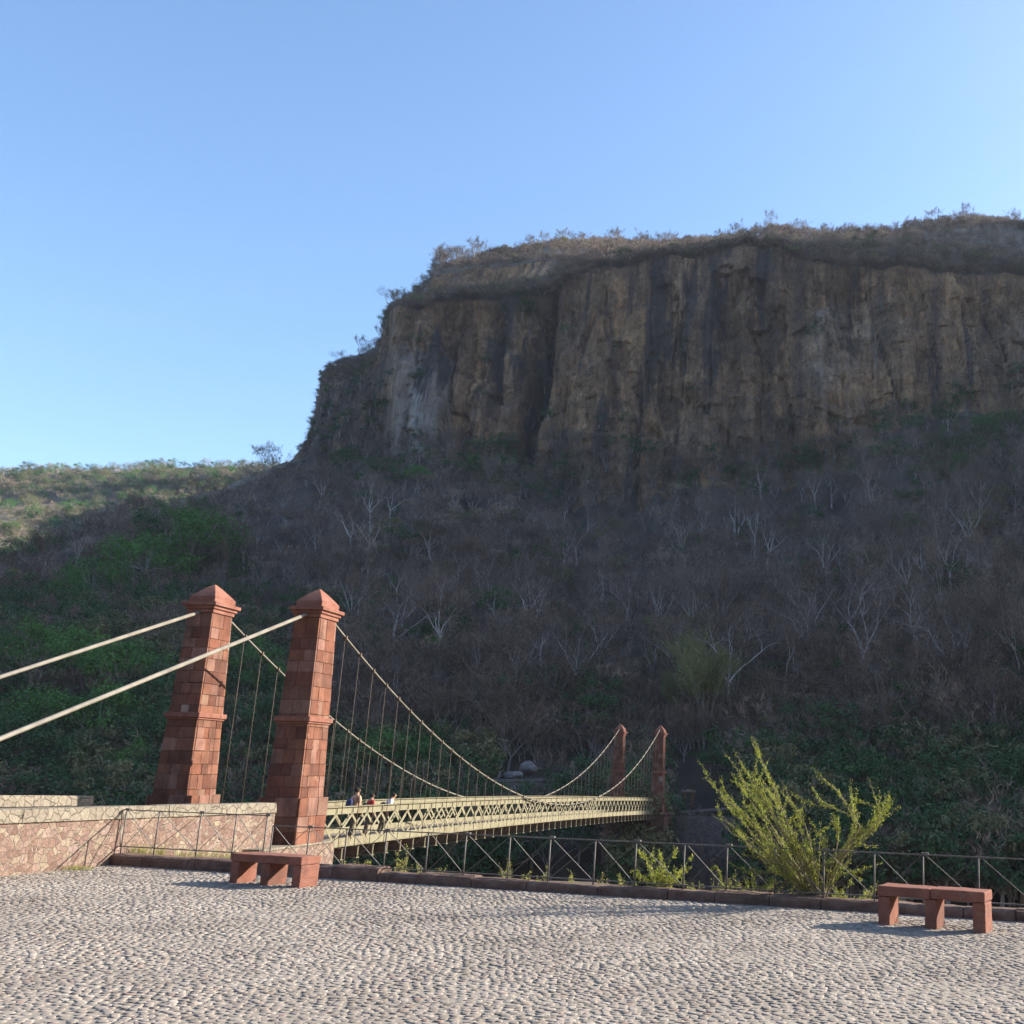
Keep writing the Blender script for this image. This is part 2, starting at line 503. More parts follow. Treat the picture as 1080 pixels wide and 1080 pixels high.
for r_, d_, z_ in ((rC, 115, 0), (rD, 150, 18), (rE, 180, 128), (rG, 207, 161), (rR, 252, 214)):
    tgt_ = np.array([[ray(u, 700)[0]*d_, d_, z_] for u in pxs])
    if z_ < 20:
        tgt_[:, 2] = z_+np.clip(.534*(tgt_[:, 0]*115/d_+1.5), 30, 80)
    r_[:] = r_*(1-w2[:, None]) + tgt_*w2[:, None]
rF = rR.copy()
sc = (dR+190)/dR
rF[:, 0] *= sc
rF[:, 1] *= sc
rF[:, 2] += np.interp(pxs, [300, 345, 700], [-45, 6, 14])
bx = lambda d, z: np.stack([ray(0, 0)[0]*0+np.array([ray(u, 700)[0] for u in pxs])*d, np.full_like(pxs, 0.)+d, np.full_like(pxs, 0.)+z], 1)
rA = bx(np.interp(pxs, [-400, 300, 900, 1300], [50, 58, 58, 50]), -17.)
rB = bx(np.interp(pxs, [-400, 0, 300, 650, 760, 1100, 1500], [78, 80, 80, 79, 74, 66, 58]), np.interp(pxs, [-400, 300, 640, 690, 705, 790, 830, 1100], [-5, -4.5, -3.5, -4, -9, -9, -5, -6]))
rB2 = bx(np.interp(pxs, [-400, 0, 300, 650, 760, 1100, 1500], [90, 92, 92, 90, 88, 82, 76]), np.interp(pxs, [-400, 300, 640, 760, 1100], [0, 0, .6, .5, -.5]))
def span(p, q, n, ease=0, end=False):
    t = np.linspace(0, 1, n+1)[:n+(1 if end else 0)]
    t = t**(1+ease)
    return p[None]*(1-t)[:, None, None] + q[None]*t[:, None, None]
def chg(a, b):
    return np.clip((b[:, 2]-a[:, 2])/30, 0, 1)
rD[:, 2] += chg(rC, rD)*(fbm(pxs/37, 0*pxs, 0, 2)*1.6+fbm(pxs/9.3, 0*pxs, 4, 2)*.35)
rC[:, 2] += chg(rC, rD)*(fbm(pxs/26, 0*pxs, 9, 3)*3.)
slope = np.concatenate([span(rA, rB, 14), span(rB, rB2, 8), span(rB2, rC, 90, .12, True)])
cliff = span(rC, rD, 130, 0, True)
topp = np.concatenate([span(rD, rE, 16), span(rE, rG, 22), span(rG, rR, 26), span(rR, rF, 14, .6, True)])
full = np.concatenate([slope, cliff[1:], topp[1:]])
nS, nCf = len(slope), len(cliff)-1
X, Y, Z = full[..., 0].copy(), full[..., 1].copy(), full[..., 2].copy()
row = np.arange(len(full))[:, None]
u_ = np.linspace(0, 1, nCf+1)
wc = np.zeros(len(full))
wc[nS-1:nS+nCf] = np.clip(np.minimum(u_*9, (1-u_)*7), 0, 1)*.9+.1      # weight of the rock relief
chigh = np.clip((rD[:, 2]-rC[:, 2])/30, 0, 1)[None]
relief = wc[:, None]*chigh

cx_ = X+.4*Y
def blocks(wx, hz_, sd_, amp):          # broken columns: cells with sharp joints
    wob = cx_+1.1*fbm(Z/11, cx_/14, sd_, 2)
    ix = np.floor(wob/wx)
    off_ = _h(ix.astype(np.int64), np.full(ix.shape, int(sd_*10), np.int64), np.full(ix.shape, 3, np.int64))
    iz = np.floor(Z/hz_+off_*7+.25*vn(cx_/6, Z/9, sd_))
    return amp*(_h(ix.astype(np.int64), iz.astype(np.int64), np.full(ix.shape, 5, np.int64))-.5)*2
fl = fbm(cx_/26, Z/120, 3.1, 3)*1.5 + (1-np.abs(fbm(cx_/9, Z/60, 8.3, 3)))*.7 + fbm(cx_/2.6, Z/10, 1.7, 3)*.8
fl += blocks(7.5, 44, 1.3, 1.25)+blocks(3.6, 17, 2.7, .8)+blocks(1.9, 6.5, 4.1, .45)
fl += .7*fbm(cx_/8, Z/5.5, 5.5, 3) + .5*vn(cx_/1.2, Z/1.6, 2.2)
n1_ = fbm(cx_/23, Z/120, 6.6, 3)
n2_ = fbm(cx_/9, Z/60, 12.4, 3)
fl -= 1.2*np.clip(1-np.abs(n1_)/.04, 0, 1)+1.1*np.clip(1-np.abs(n2_)/.06, 0, 1)
uu_ = np.zeros(len(full))
uu_[nS-1:nS+nCf] = u_
gc_ = 549+40*uu_[:, None]+2.5*vn(Z/9, 0*Z, 7.)          # the deep gully between the buttress and the main wall
gd_ = pxs[None]-gc_
fl -= 9*np.where(gd_ > 0, np.clip(1-gd_/6, 0, 1), np.clip(1+gd_/24, 0, 1)**1.5)
Y -= fl*relief*1.0 - relief*1.5
X += relief*fbm(cx_/9, Z/20, 4.4, 2)*.8
ws = np.zeros(len(full))
ws[10:nS] = np.clip(np.linspace(0, 3, nS-10), 0, 1)*np.clip(np.linspace(12, 0, nS-10), .12, 1)
ws[nS+nCf:] = .75
ws[-12:] = .3
Z += ws[:, None]*(fbm(X/34, Y/34, 1.1, 4)*2.6 + fbm(X/7, Y/7, .3, 3)*.8)*np.clip(np.minimum(1, (pxs[None]+2600)/400), 0, 1)
full = np.stack([X, Y, Z], -1)
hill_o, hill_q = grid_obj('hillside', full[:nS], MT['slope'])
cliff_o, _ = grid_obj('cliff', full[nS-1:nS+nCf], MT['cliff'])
cliff_o.data.polygons.foreach_set('use_smooth', np.zeros(len(cliff_o.data.polygons), bool))
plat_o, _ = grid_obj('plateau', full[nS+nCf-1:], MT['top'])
plat_o.data.materials.append(MT['cliff'])
pn = np.zeros(len(plat_o.data.polygons)*3, np.float32)
plat_o.data.polygons.foreach_get('normal', pn)
pc = np.zeros_like(pn)
plat_o.data.polygons.foreach_get('center', pc)
pn, pc = np.abs(pn.reshape(-1, 3)), pc.reshape(-1, 3)
steep = (pn[:, 2] < .62) & (pc[:, 0] < -40)
plat_o.data.polygons.foreach_set('material_index', steep.astype(np.int32))
# rock tone per vertex: darkened gully and columns, brush-dark left face, pale buttress
def darkening(o, P, cols):
    a = o.data.attributes.new('darkening', 'FLOAT', 'POINT')
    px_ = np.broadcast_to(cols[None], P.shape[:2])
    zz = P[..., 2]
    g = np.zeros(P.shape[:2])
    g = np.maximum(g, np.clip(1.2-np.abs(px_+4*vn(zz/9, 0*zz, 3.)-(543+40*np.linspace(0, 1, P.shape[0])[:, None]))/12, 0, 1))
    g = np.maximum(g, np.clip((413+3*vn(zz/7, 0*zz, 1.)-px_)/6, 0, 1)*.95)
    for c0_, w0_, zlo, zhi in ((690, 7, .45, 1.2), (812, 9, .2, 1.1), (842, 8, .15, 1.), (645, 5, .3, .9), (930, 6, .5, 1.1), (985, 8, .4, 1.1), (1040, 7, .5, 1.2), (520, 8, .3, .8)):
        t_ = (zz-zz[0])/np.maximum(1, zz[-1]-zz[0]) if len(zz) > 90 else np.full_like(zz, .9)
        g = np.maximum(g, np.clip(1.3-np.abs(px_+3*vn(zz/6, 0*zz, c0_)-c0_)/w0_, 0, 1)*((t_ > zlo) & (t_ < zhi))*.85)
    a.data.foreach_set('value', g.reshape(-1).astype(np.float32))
    b = o.data.attributes.new('pale_buttress', 'FLOAT', 'POINT')
    tt = np.linspace(0, 1, P.shape[0])[:, None]
    lw_ = np.clip(1.25-np.abs(px_-440-6*vn(zz/12, 0*zz, 5.))/30, 0, 1)*np.clip((.8-tt)*5, 0, 1)
    b.data.foreach_set('value', lw_.reshape(-1).astype(np.float32))
darkening(cliff_o, full[nS-1:nS+nCf], pxs)

def bvh_of(P):
    nr, nc = P.shape[:2]
    idx = np.arange(nr*nc).reshape(nr, nc)
    q = np.stack([idx[:-1, :-1], idx[:-1, 1:], idx[1:, 1:], idx[1:, :-1]], -1).reshape(-1, 4)
    return BVHTree.FromPolygons([Vector(p) for p in P.reshape(-1, 3).tolist()], q.tolist())
BV = bvh_of(full)
def hit(px, py, bv=None):
    d = ray(px, py)
    h = (bv or BV).ray_cast(Vector((0, 0, EYE)), Vector(d.tolist()).normalized())
    return None if h[0] is None else np.array(h[0])
def drop(x, y, bv=None):
    h = (bv or BV).ray_cast(Vector((x, y, 900)), Vector((0, 0, -1)))
    return None if h[0] is None else np.array(h[0])

# far hill across the valley, to the left
fpx = np.arange(-1500, 760, 7.)
def FT(*kv):
    xs, ys = zip(*kv)
    return np.interp(fpx, xs, ys)
base_sky = FT((-1500, 520), (-300, 507), (0, 502), (60, 500), (180, 496), (270, 492), (420, 500), (760, 560))
rows = []
for dy, d in ((150, 300), (78, 400), (52, 424), (34, 448), (27, 500), (13, 515), (2, 560), (0, 610), (14, 760)):
    off = 14*vn(fpx/90., d/50.)*(1 if 4 < dy < 140 else 0)
    rows.append(np.array([at(u, v, dd) for u, v, dd in zip(fpx, base_sky+dy+off*.35, np.full_like(fpx, d)+off*1.6)]))
fh = np.concatenate([span(rows[i], rows[i+1], 9, 0, i == len(rows)-2) for i in range(len(rows)-1)])
fh[..., 2] += fbm(fh[..., 0]/45, fh[..., 1]/45, 0, 4)*3.5
far_o, _ = grid_obj('far_hill', fh, MT['far'])
BVF = bvh_of(fh)

# valley floor sheet out to the horizon
mb = MB()
mb.add([(-1400, -600, -21), (1400, -600, -21), (1400, 1000, -21), (-1400, 1000, -21)], [(0, 1, 2, 3)])
kind(mb.build('valley_ground', MT['soil']), 'structure')
mb = MB()
mb.add([(-500, 30, -16.2), (500, 30, -16.2), (500, 60, -16.2), (-500, 60, -16.2)], [(0, 1, 2, 3)])
kind(mb.build('river_water', MT['water']), 'structure')

xs_ = np.arange(-520, 360, 14.)  # slope added behind the camera, unseen, to cut skylight on shaded faces
Pb = []
for (yy, zz) in ((-40, -1), (-60, 8), (-95, 38), (-140, 78), (-200, 112), (-300, 130), (-420, 128)):
    Pb.append([(x, yy+14*vn(x/80, yy/60, 4.), zz+9*fbm(x/60, yy/50, 6., 3)*(1 if zz > 5 else .1)) for x in xs_])
Pb = np.array(Pb)
Pb = np.concatenate([span(Pb[i], Pb[i+1], 5, 0, i == len(Pb)-2) for i in range(len(Pb)-1)])
grid_obj('unseen_slope', Pb, MT['slope'])

hz = MB()
hz.box((0, 200, 120), (1500, 0, 0), (0, 900, 0), (0, 0, 142.5))
hm = bpy.data.materials.new('haze_air')
hm.use_nodes = True
hn = hm.node_tree
hn.nodes.remove(hn.nodes['Principled BSDF'])
pv = hn.nodes.new('ShaderNodeVolumePrincipled')
pv.inputs['Color'].default_value = (.78, .85, 1, 1)
pv.inputs['Density'].default_value = .00013
pv.inputs['Anisotropy'].default_value = .2
hn.links.new(pv.outputs[0], hn.nodes['Material Output'].inputs['Volume'])
kind(hz.build('haze', hm), 'stuff')

# ------------------------------------------------------------------ plaza
K0, K1 = gr(117, 912), gr(1080, 972)
kd = (K1-K0)/np.linalg.norm(K1-K0)
kn = np.array([-kd[1], kd[0], 0])          # away from the camera, over the gorge
if kn[1] < 0:
    kn = -kn
def KP(u, v, z=0.):
    return K0 + kd*u + kn*v + np.array([0, 0, z])
mb = MB()
g4 = [KP(-25, -40, -.0068), KP(60, -40, -.0068), KP(60, .42, -.0068), KP(-25, .42, -.0068)]
mb.add(g4, [(0, 1, 2, 3)], 0)
plaza_base = kind(mb.build('plaza_ground', MT['grout']), 'structure')
# cobbles
us, vs = [], []
su, sv = .1, .076
A0, A1_ = gr(889, 976), gr(947, 1084)
ab = (A1_-A0)[:2]
abl = np.linalg.norm(ab)
nst = 0
V_, F_ = [], []
lw = np.array([math.cos(2*PI*k/7) for k in range(7)]), np.array([math.sin(2*PI*k/7) for k in range(7)])
nrow = int(9.6/sv)
cent = []
for j in range(nrow):
    v = -.06-j*sv
    umin, umax = -2.6, 25.
    n = int((umax-umin)/su)
    uu = umin+su*(np.arange(n)+(.5 if j % 2 else 0))
    cent.append(np.stack([uu, np.full(n, v)], 1))
cent = np.concatenate(cent)
wu = .16*np.sin(cent[:, 0]*2.1+cent[:, 1]*.9)+.1*vn(cent[:, 0]*.9, cent[:, 1]*.9)
cu = cent[:, 0] + .12*fbm(cent[:, 0]*.7, cent[:, 1]*.7, 3., 2) + NR.uniform(-.036, .036, len(cent))
cv = cent[:, 1] + wu*.55 + NR.uniform(-.024, .024, len(cent))
world_c = K0[None, :2] + kd[None, :2]*cu[:, None] + kn[None, :2]*cv[:, None]
keep = (cv < -.05)
rel = world_c-A0[:2]
s_ = rel@(ab/abl)
q_ = rel@np.array([-ab[1], ab[0]])/abl
keep &= ~((np.abs(q_) < .075))
keep &= ~((world_c[:, 0] < -12.68+(world_c[:, 1]-18.7)*.2) & (world_c[:, 1] > 8))
world_c = world_c[keep]
# straight joint of narrow stones
t_ = np.arange(-.3, 9, .16)
for dq in (-.045, .045):
    p = A0[None, :2]+(ab/abl)[None]*t_[:, None]+np.array([-ab[1], ab[0]])[None]/abl*dq
    world_c = np.concatenate([world_c, p])
N = len(world_c)
ang = NR.uniform(-.9, .9, N)+math.atan2(kd[1], kd[0])
ra = NR.uniform(.042, .058, N)
rb = NR.uniform(.033, .044, N)
hh = NR.uniform(.0015, .007, N)
zb = .003*fbm(world_c[:, 0]*1.2, world_c[:, 1]*1.2, 0, 2)
tl = NR.uniform(-.1, .1, (N, 2))
ring = []
for (rs, zs) in ((1.06, -.03), (.93, .55), (.55, .93)):
    jit = NR.uniform(.88, 1.12, (N, 7))
    lx = ra[:, None]*rs*lw[0][None]*jit
    ly = rb[:, None]*rs*lw[1][None]*jit
    zz = hh[:, None]*zs+(zb[:, None]-.004)+lx*tl[:, :1]*(zs > 0)+ly*tl[:, 1:]*(zs > 0)
    if zs < 0:
        zz = np.full_like(lx, -.022)
    ring.append(np.stack([world_c[:, :1]+lx*np.cos(ang)[:, None]-ly*np.sin(ang)[:, None], world_c[:, 1:]+lx*np.sin(ang)[:, None]+ly*np.cos(ang)[:, None], zz], -1))
P = np.concatenate(ring, 1)            # N,21,3
fs = []
for i in (0, 1):
    for k in range(7):
        k2 = (k+1) % 7
        fs.append((i*7+k, i*7+k2, (i+1)*7+k2, (i+1)*7+k))
quads = np.array(fs)
off = (np.arange(N)*21)[:, None, None]
Q = (quads[None]+off).reshape(-1, 4)
H7 = (np.arange(14, 21)[None]+(np.arange(N)*21)[:, None])
me = bpy.data.meshes.new('cobbled_plaza')
me.vertices.add(N*21)
me.vertices.foreach_set('co', P.reshape(-1).astype(np.float32))
li = np.concatenate([Q.reshape(-1), H7.reshape(-1)]).astype(np.int32)
me.loops.add(len(li))
me.loops.foreach_set('vertex_index', li)
me.polygons.add(len(Q)+N)
me.polygons.foreach_set('loop_start', np.concatenate([np.arange(len(Q))*4, len(Q)*4+np.arange(N)*7]).astype(np.int32))
me.polygons.foreach_set('use_smooth', np.ones(len(Q)+N, bool))
me.materials.append(MT['cobble'])
me.update()
me.validate()
o = bpy.data.objects.new('plaza_pavement', me)
COL.objects.link(o)
kind(o, 'structure')

# near gorge edge under the kerb
P = []
for (v, z) in ((.40, -.02), (1.0, -.05), (1.9, -.35), (4, -3.2), (9, -9), (16, -16), (30, -20)):
    P.append([KP(u, v, z+.25*vn(u*.8, v*.6)*(1 if v > .9 else 0)) for u in np.arange(-40, 70, .8)])
gorge_o, _ = grid_obj('gorge_bank', np.array(P), MT['soil'])

# ------------------------------------------------------------------ kerb (low red stone course)
kroot = thing('kerb_wall', 'low red stone kerb running under the iron railing along the plaza edge', 'kerb', KP(0, .2))
u = -.15
while u < 34:
    ln = RN.uniform(.7, 1.3)
    hgt = .15+RN.uniform(-.02, .02) + (.06 if u < 5.6 else 0)
    m = MB()
    nu, prof = max(5, int(ln/.09)), [(.0, -.05), (.0, .25), (.0, .6), (.012, .88), (.06, 1.), (.18, 1.03), (.3, 1.), (.355, .85), (.36, -.05)]
    vs, fs = [], []
    for i in range(nu+1):
        uu = u+.008+(ln-.016)*i/nu
        for (v_, z_) in prof:
            zz = -.05 if z_ < 0 else hgt*z_
            nz = float(fbm(uu*4, v_*9+zz*6, 2.5, 3))*.016
            vs.append(KP(uu, v_+(nz if v_ < .2 else -nz), zz+(nz if z_ > .8 else 0)))
    k_ = len(prof)
    for i in range(nu):
        for q in range(k_-1):
            fs.append((i*k_+q, (i+1)*k_+q, (i+1)*k_+q+1, i*k_+q+1))
    fs += [tuple(range(k_)), tuple(nu*k_+q for q in range(k_))[::-1]]
    m.add(vs, fs)
    m.build('kerb_stone', MT['kerbstone'], kroot)
    u += ln

# ------------------------------------------------------------------ iron railings
def railing(label, us_, ztop, zbot, v0, kerbz):
    r = thing('iron_railing', label, 'railing', KP(us_[0], v0, kerbz), 'iron railings on the kerb')
    for i, u in enumerate(us_):
        m = MB()
        m.tube([KP(u, v0, kerbz-.08), KP(u, v0, ztop+.008)], .0135, 6)
        if i % 2:
            m.box(KP(u+.03, v0, ztop+.012), kd*.05, kn*.024, np.array([0, 0, .02]))
        m.build('post', MT['iron'], r)
    for nm, z in (('top_rail', ztop), ('bottom_rail', zbot)):
        m = MB()
        m.bar(KP(us_[0], v0, z), KP(us_[-1], v0, z), .024, .018)
        m.build(nm, MT['iron'], r)
    for a, b in zip(us_[:-1], us_[1:]):
        for dv, z0, z1 in ((-.012, ztop-.01, zbot+.01), (.012, zbot+.01, ztop-.01)):
            m = MB()
            m.bar(KP(a+.05, v0+dv, z0), KP(b-.02, v0+dv, z1), .016 if dv < 0 else .009, .007)
            m.build('brace', MT['iron'], r)
    return r
def u_of(px, v0=.15):
    D = ray(px, 880)
    o0 = KP(0, v0)[:2]
    A = np.array([[D[0], -kd[0]], [D[1], -kd[1]]])
    t, uu = np.linalg.solve(A, o0)
    return uu
s1 = [u_of(p) for p in (122.8, 130, 165, 209.4, 247, 279.7)]
s2 = [u_of(p) for p in (287, 326, 365.6, 407.8, 452, 492, 538.5, 581, 628.5, 671.5, 722.5, 767.5, 818, 869, 922, 973, 1031)]
st_ = s2[-1]-s2[-2]
for k in range(7):
    s2.append(s2[-1]+st_)
railing('short raised section of iron railing in front of the pink rubble wall', s1, .995, .325, .15, .22)
railing('long thin iron railing over the gorge from the left bench to the right edge', s2, .825, .205, .15, .15)

# ------------------------------------------------------------------ benches
def wear(o):
    bm = bmesh.new()
    bm.from_mesh(o.data)
    bmesh.ops.subdivide_edges(bm, edges=[e for e in bm.edges if e.calc_length() > .1], cuts=7, use_grid_fill=True)
    bm.normal_update()
    q0 = RN.uniform(0, 50)
    for v in bm.verts:
        k = float(fbm(v.co.x*5+q0, v.co.y*5, v.co.z*5, 3))*.006+float(vn(v.co.x*19+q0, v.co.y*19, v.co.z*19))*.0025
        v.co += v.normal*k
    bm.to_mesh(o.data)
    bm.free()
def bench(label, fl, ang, L, D, Hh):
    e = np.array([math.cos(ang), -math.sin(ang), 0])
    g = np.array([math.sin(ang), math.cos(ang), 0])
    up = np.array([0, 0, 1.])
    r = thing('stone_bench', label, 'bench', fl, 'red stone benches on the plaza')
    half = L/2
    for s in (0, 1):
        m = MB()
        c = fl+e*(half*s+half/2)+g*D/2+up*(Hh-.066+.004*s)
        m.box(c, e*(half/2-.002), g*D/2, up*.066)
        wear(m.build('seat_slab', MT['redstone'], r, bevel=.02, seg=2))
    for s, x in ((0, .09), (1, half), (2, L-.09)):
        m = MB()
        c0 = fl+e*x+g*D/2
        m.box(c0+up*((Hh-.132)/2-.01), e*.085, g*(D/2-.02), up*((Hh-.132)/2+.009))
        wear(m.build('leg', MT['redstone'], r, bevel=.018, seg=2))
    return r
b1 = gr(925, 975)
bench('red stone bench standing alone on the right beside the green bush', b1, math.radians(25), 1.48, .42, .50)
b2 = gr(240, 931)
bench('red stone bench on the left in front of the stone pylons', b2, math.radians(21), 1.5, .44, .47)

# ------------------------------------------------------------------ bridge
TN = np.array([-11.53, 26.94, 0.])          # foot of the near right pylon
TF = np.array([-7.21, 75.42, 0.])
LB = float(np.linalg.norm(TF-TN))
ba = (TF-TN)/LB
bn = np.array([ba[1], -ba[0], 0])           # to the right, towards the camera side
WB = 2.86
DROP = 1.0
def lev(t):
    s = t/LB
    return -.13 - (DROP-.13)*s + .17*4*s*(1-s)
def BP(t, n, z):
    return TN + ba*t + bn*n + np.array([0, 0, z])
bridge = thing('suspension_bridge', 'cream iron suspension bridge hung between four red stone pylons across the gorge', 'bridge', TN)

def quadface(m, o, du, dz, dn, u0, u1, z0, z1, slab, half_u_at, mat):
    pass

def pylon(t0, n0, zb, ztop, k=1.0):
    """tapered ashlar shaft; a_ half size along the bridge, c_ across"""
    up = np.array([0, 0, 1.])
    Ht = ztop-zb-.85            # shaft height up to the cornice
    def hs(z):                  # half sizes at height above base
        s = z/Ht
        return (.63*(1-s)+.435*s)*k, (.475*(1-s)+.325*s)*k
    c0 = BP(t0, n0, zb)
    core, zc = MB(), 0
    courses = [0]
    while courses[-1] < Ht-.2:
        courses.append(courses[-1]+RN.uniform(.24, .36))
    courses[-1] = Ht
    sl = .05
    zband = 2.95*Ht/5.45
    for z0, z1 in zip(courses[:-1], courses[1:]):
        g = .006
        for (ax, ay, full_) in ((ba, bn, True), (-ba, -bn, True), (bn, -ba, False), (-bn, ba, False)):
            # face normal ax, runs along ay
            along = abs(float(ax@ba)) > .5
            def corner(z, uu, dep):
                A, C = hs(z)
                hn = A if along else C
                hu = C if along else A
                if not full_:
                    hu = hu-sl-.001
                return c0 + ax*(hn-dep) + ay*(hu*uu) + up*z
            A, C = hs((z0+z1)/2)
            wid = 2*(C if along else A)
            n = max(2, int(round(wid/RN.uniform(.24, .42))))
            cuts = [-1]+sorted([-1+2*(i+RN.uniform(-.22, .22))/n for i in range(1, n)])+[1]
            for a, b in zip(cuts[:-1], cuts[1:]):
                e = g/wid*2
                d0 = RN.uniform(-.009, .004)
                jz = RN.uniform(-.012, .012) if RN.random() < .25 else 0
                P8 = [corner(z0+g+jz, a+e, sl), corner(z0+g+jz, b-e, sl), corner(z0+g+jz, b-e, d0), corner(z0+g+jz, a+e, d0),
                      corner(z1-g, a+e, sl), corner(z1-g, b-e, sl), corner(z1-g, b-e, d0), corner(z1-g, a+e, d0)]
                core.hexa(P8, 0)
    A0_, C0_ = hs(0)
    A1, C1 = hs(Ht)
    dd = .02
    lo = [c0-ba*(A0_-dd)-bn*(C0_-dd), c0+ba*(A0_-dd)-bn*(C0_-dd), c0+ba*(A0_-dd)+bn*(C0_-dd), c0-ba*(A0_-dd)+bn*(C0_-dd)]
    hi = [c0-ba*(A1-dd)-bn*(C1-dd)+up*Ht, c0+ba*(A1-dd)-bn*(C1-dd)+up*Ht, c0+ba*(A1-dd)+bn*(C1-dd)+up*Ht, c0-ba*(A1-dd)+bn*(C1-dd)+up*Ht]
    core.hexa([p-up*.3 for p in lo]+hi, 1)
    p = core.build('pylon', [MT['block'], MT['mortar']], bridge)
    # string course
    m = MB()
    A, C = hs(zband)
    m.box(c0+up*zband, ba*(A+.07), bn*(C+.07), up*.06)
    m.box(c0+up*(zband-.085), ba*(A+.035), bn*(C+.035), up*.024)
    sub(m, 'string_course', MT['redstone'], p, bevel=.012)
    # plinth
    m = MB()
    A, C = hs(.3)
    for (z0, z1) in ((0, .3), (.306, .66), (.666, 1.1)):
        g = .004
        for s in (-1, 1):
            for (lo, hi) in ((-1, RN.uniform(-.35, -.1)), (RN.uniform(.1, .3), 1)):
                pass
            c1, c2_ = RN.uniform(-.45, -.2), RN.uniform(.2, .45)
            for lo, hi in ((-1, c1), (c1, c2_), (c2_, 1)):
                L_ = A+.07
                jt = RN.uniform(-.006, .003)
                m.box(c0+up*(z0+z1)/2+bn*(s*(C+.035+jt))+ba*((lo+hi)/2*L_), ba*((hi-lo)/2*L_-g), bn*.03, up*(z1-z0)/2)
            c1 = RN.uniform(-.3, .3)
            for lo, hi in ((-1, c1), (c1, 1)):
                jt = RN.uniform(-.006, .003)
                m.box(c0+up*(z0+z1)/2+ba*(s*(A+.035+jt))+bn*((lo+hi)/2*C), ba*.03, bn*((hi-lo)/2*C-g), up*(z1-z0)/2)
    sub(m, 'plinth', MT['block'], p, bevel=.01)
    # cap: stepped cornice and pyramid
    m = MB()
    A, C = hs(Ht)
    for (dz, h_, ov) in ((.05, .05, .035), (.14, .04, .075), (.225, .045, .13)):
        m.box(c0+up*(Ht+dz), ba*(A+ov), bn*(C+ov), up*h_)
    zq = Ht+.27
    m.box(c0+up*(zq+.075), ba*(A+.02), bn*(C+.02), up*.075)
    zq += .15
    a2, c2 = A+.015, C+.015
    prof = [(1., 0), (.74, .115), (.39, .255), (.05, .37)]
    vs, fs = [], []
    for (s, dz) in prof:
        for (sa, sc_) in ((-1, -1), (1, -1), (1, 1), (-1, 1)):
            vs.append(c0+ba*a2*s*sa+bn*c2*s*sc_+up*(zq+.002+dz))
    for i in range(3):
        for q in range(4):
            q2 = (q+1) % 4
            fs.append((i*4+q, i*4+q2, (i+1)*4+q2, (i+1)*4+q))
    fs.append((12, 13, 14, 15))
    fs.append((3, 2, 1, 0))
    m.add(vs, fs)
    sub(m, 'cap', MT['redstone'], p, bevel=.008)
    return p
pylon(0, 0, 0, 6.35)
pylon(0, -WB, 0, 6.45)
pylon(LB, 0, -1.15, 4.92, .92)
pylon(LB, -WB, -1.15, 4.96, .92)

# cables
def t_z(px, py, n):
    D = ray(px, py)
    o0 = BP(0, n, 0)
    k_, t_ = np.linalg.solve(np.array([[D[0], -ba[0]], [D[1], -ba[1]]]), o0[:2])
    return t_, EYE+D[2]*k_
cpts = [t_z(x, y, 0) for x, y in ((359, 662), (390, 706), (422, 740), (466, 784), (509, 814), (554, 840), (633, 841), (660, 818), (675.5, 803), (694, 773))]
cf = np.polyfit([c[0] for c in cpts], [c[1] for c in cpts], 3)
cz = lambda t: float(np.polyval(cf, t))
for n in (0, -WB):
    m = MB()
    m.tube([BP(t, n, cz(t)) for t in np.linspace(.2, LB-.2, 90)], .027, 7)
    m.build('main_cable', MT['cable'], bridge)
anch = [at(0, 777, 17.6), at(0, 713, 20.9)]
for n, px0, q in ((0, (322, 646), anch[0]), (-WB, (207, 644), anch[1])):
    m = MB()
    yy = BP(-.4, n, 0)[1]
    p = at(px0[0], px0[1], yy)
    p = BP(-.35, n, float(p[2]))
    d = q-p
    dirv = BP(-10, n, 0)-BP(0, n, 0)
    # stays in the pylon's own plane
    k_ = abs(d[1]/dirv[1])
    e = p+dirv*k_
    e[2] = q[2]
    ext = p+(e-p)*1.55
    m.tube([p-(e-p)/np.linalg.norm(e-p)*.25, e, ext], .043, 8)
    m.build('backstay', MT['cable'], bridge)
# trusses, beams, hangers, deck
NP = 51
ts = np.linspace(.72, LB-.62, NP+1)
ZT, ZB = .91, -.09          # top of rail and foot of the bottom chord over lev(t)
for n, sg in ((-.16, 1), (-WB+.16, -1)):
    mt_, mbm, ml = MB(), MB(), MB()
    for a, b in zip(ts[:-1], ts[1:]):
        la, lb = lev(a), lev(b)
        mt_.bar(BP(a, n, ZT-.09+la), BP(b+.004, n, ZT-.09+lb), .05, .18)
        mt_.bar(BP(a, n, ZT+.012+la), BP(b+.004, n, ZT+.012+lb), .16, .022)
        mbm.bar(BP(a, n, ZB+.09+la), BP(b+.004, n, ZB+.09+lb), .05, .2)
        mbm.bar(BP(a, n, ZB-.022+la), BP(b+.004, n, ZB-.022+lb), .15, .022)
        h0, h1 = ZB+.17, ZT-.16
        ml.bar(BP(a+.02, n+.034*sg, h0+la), BP(b-.02, n+.034*sg, h1+lb), .075, .014, up=bn)
        ml.bar(BP(a+.02, n-.034*sg, h1+la), BP(b-.02, n-.034*sg, h0+lb), .075, .014, up=bn)
        mt_.box(BP(a, n+.034*sg, ZT-.09+la), ba*.02, bn*.012, np.array([0, 0, .088]))
    tr = ml.build('side_truss', MT['cream'], bridge)
    sub(mt_, 'top_chord', MT['cream2'] if False else MT['cream'], tr)
    sub(mbm, 'bottom_chord', MT['cream'], tr)
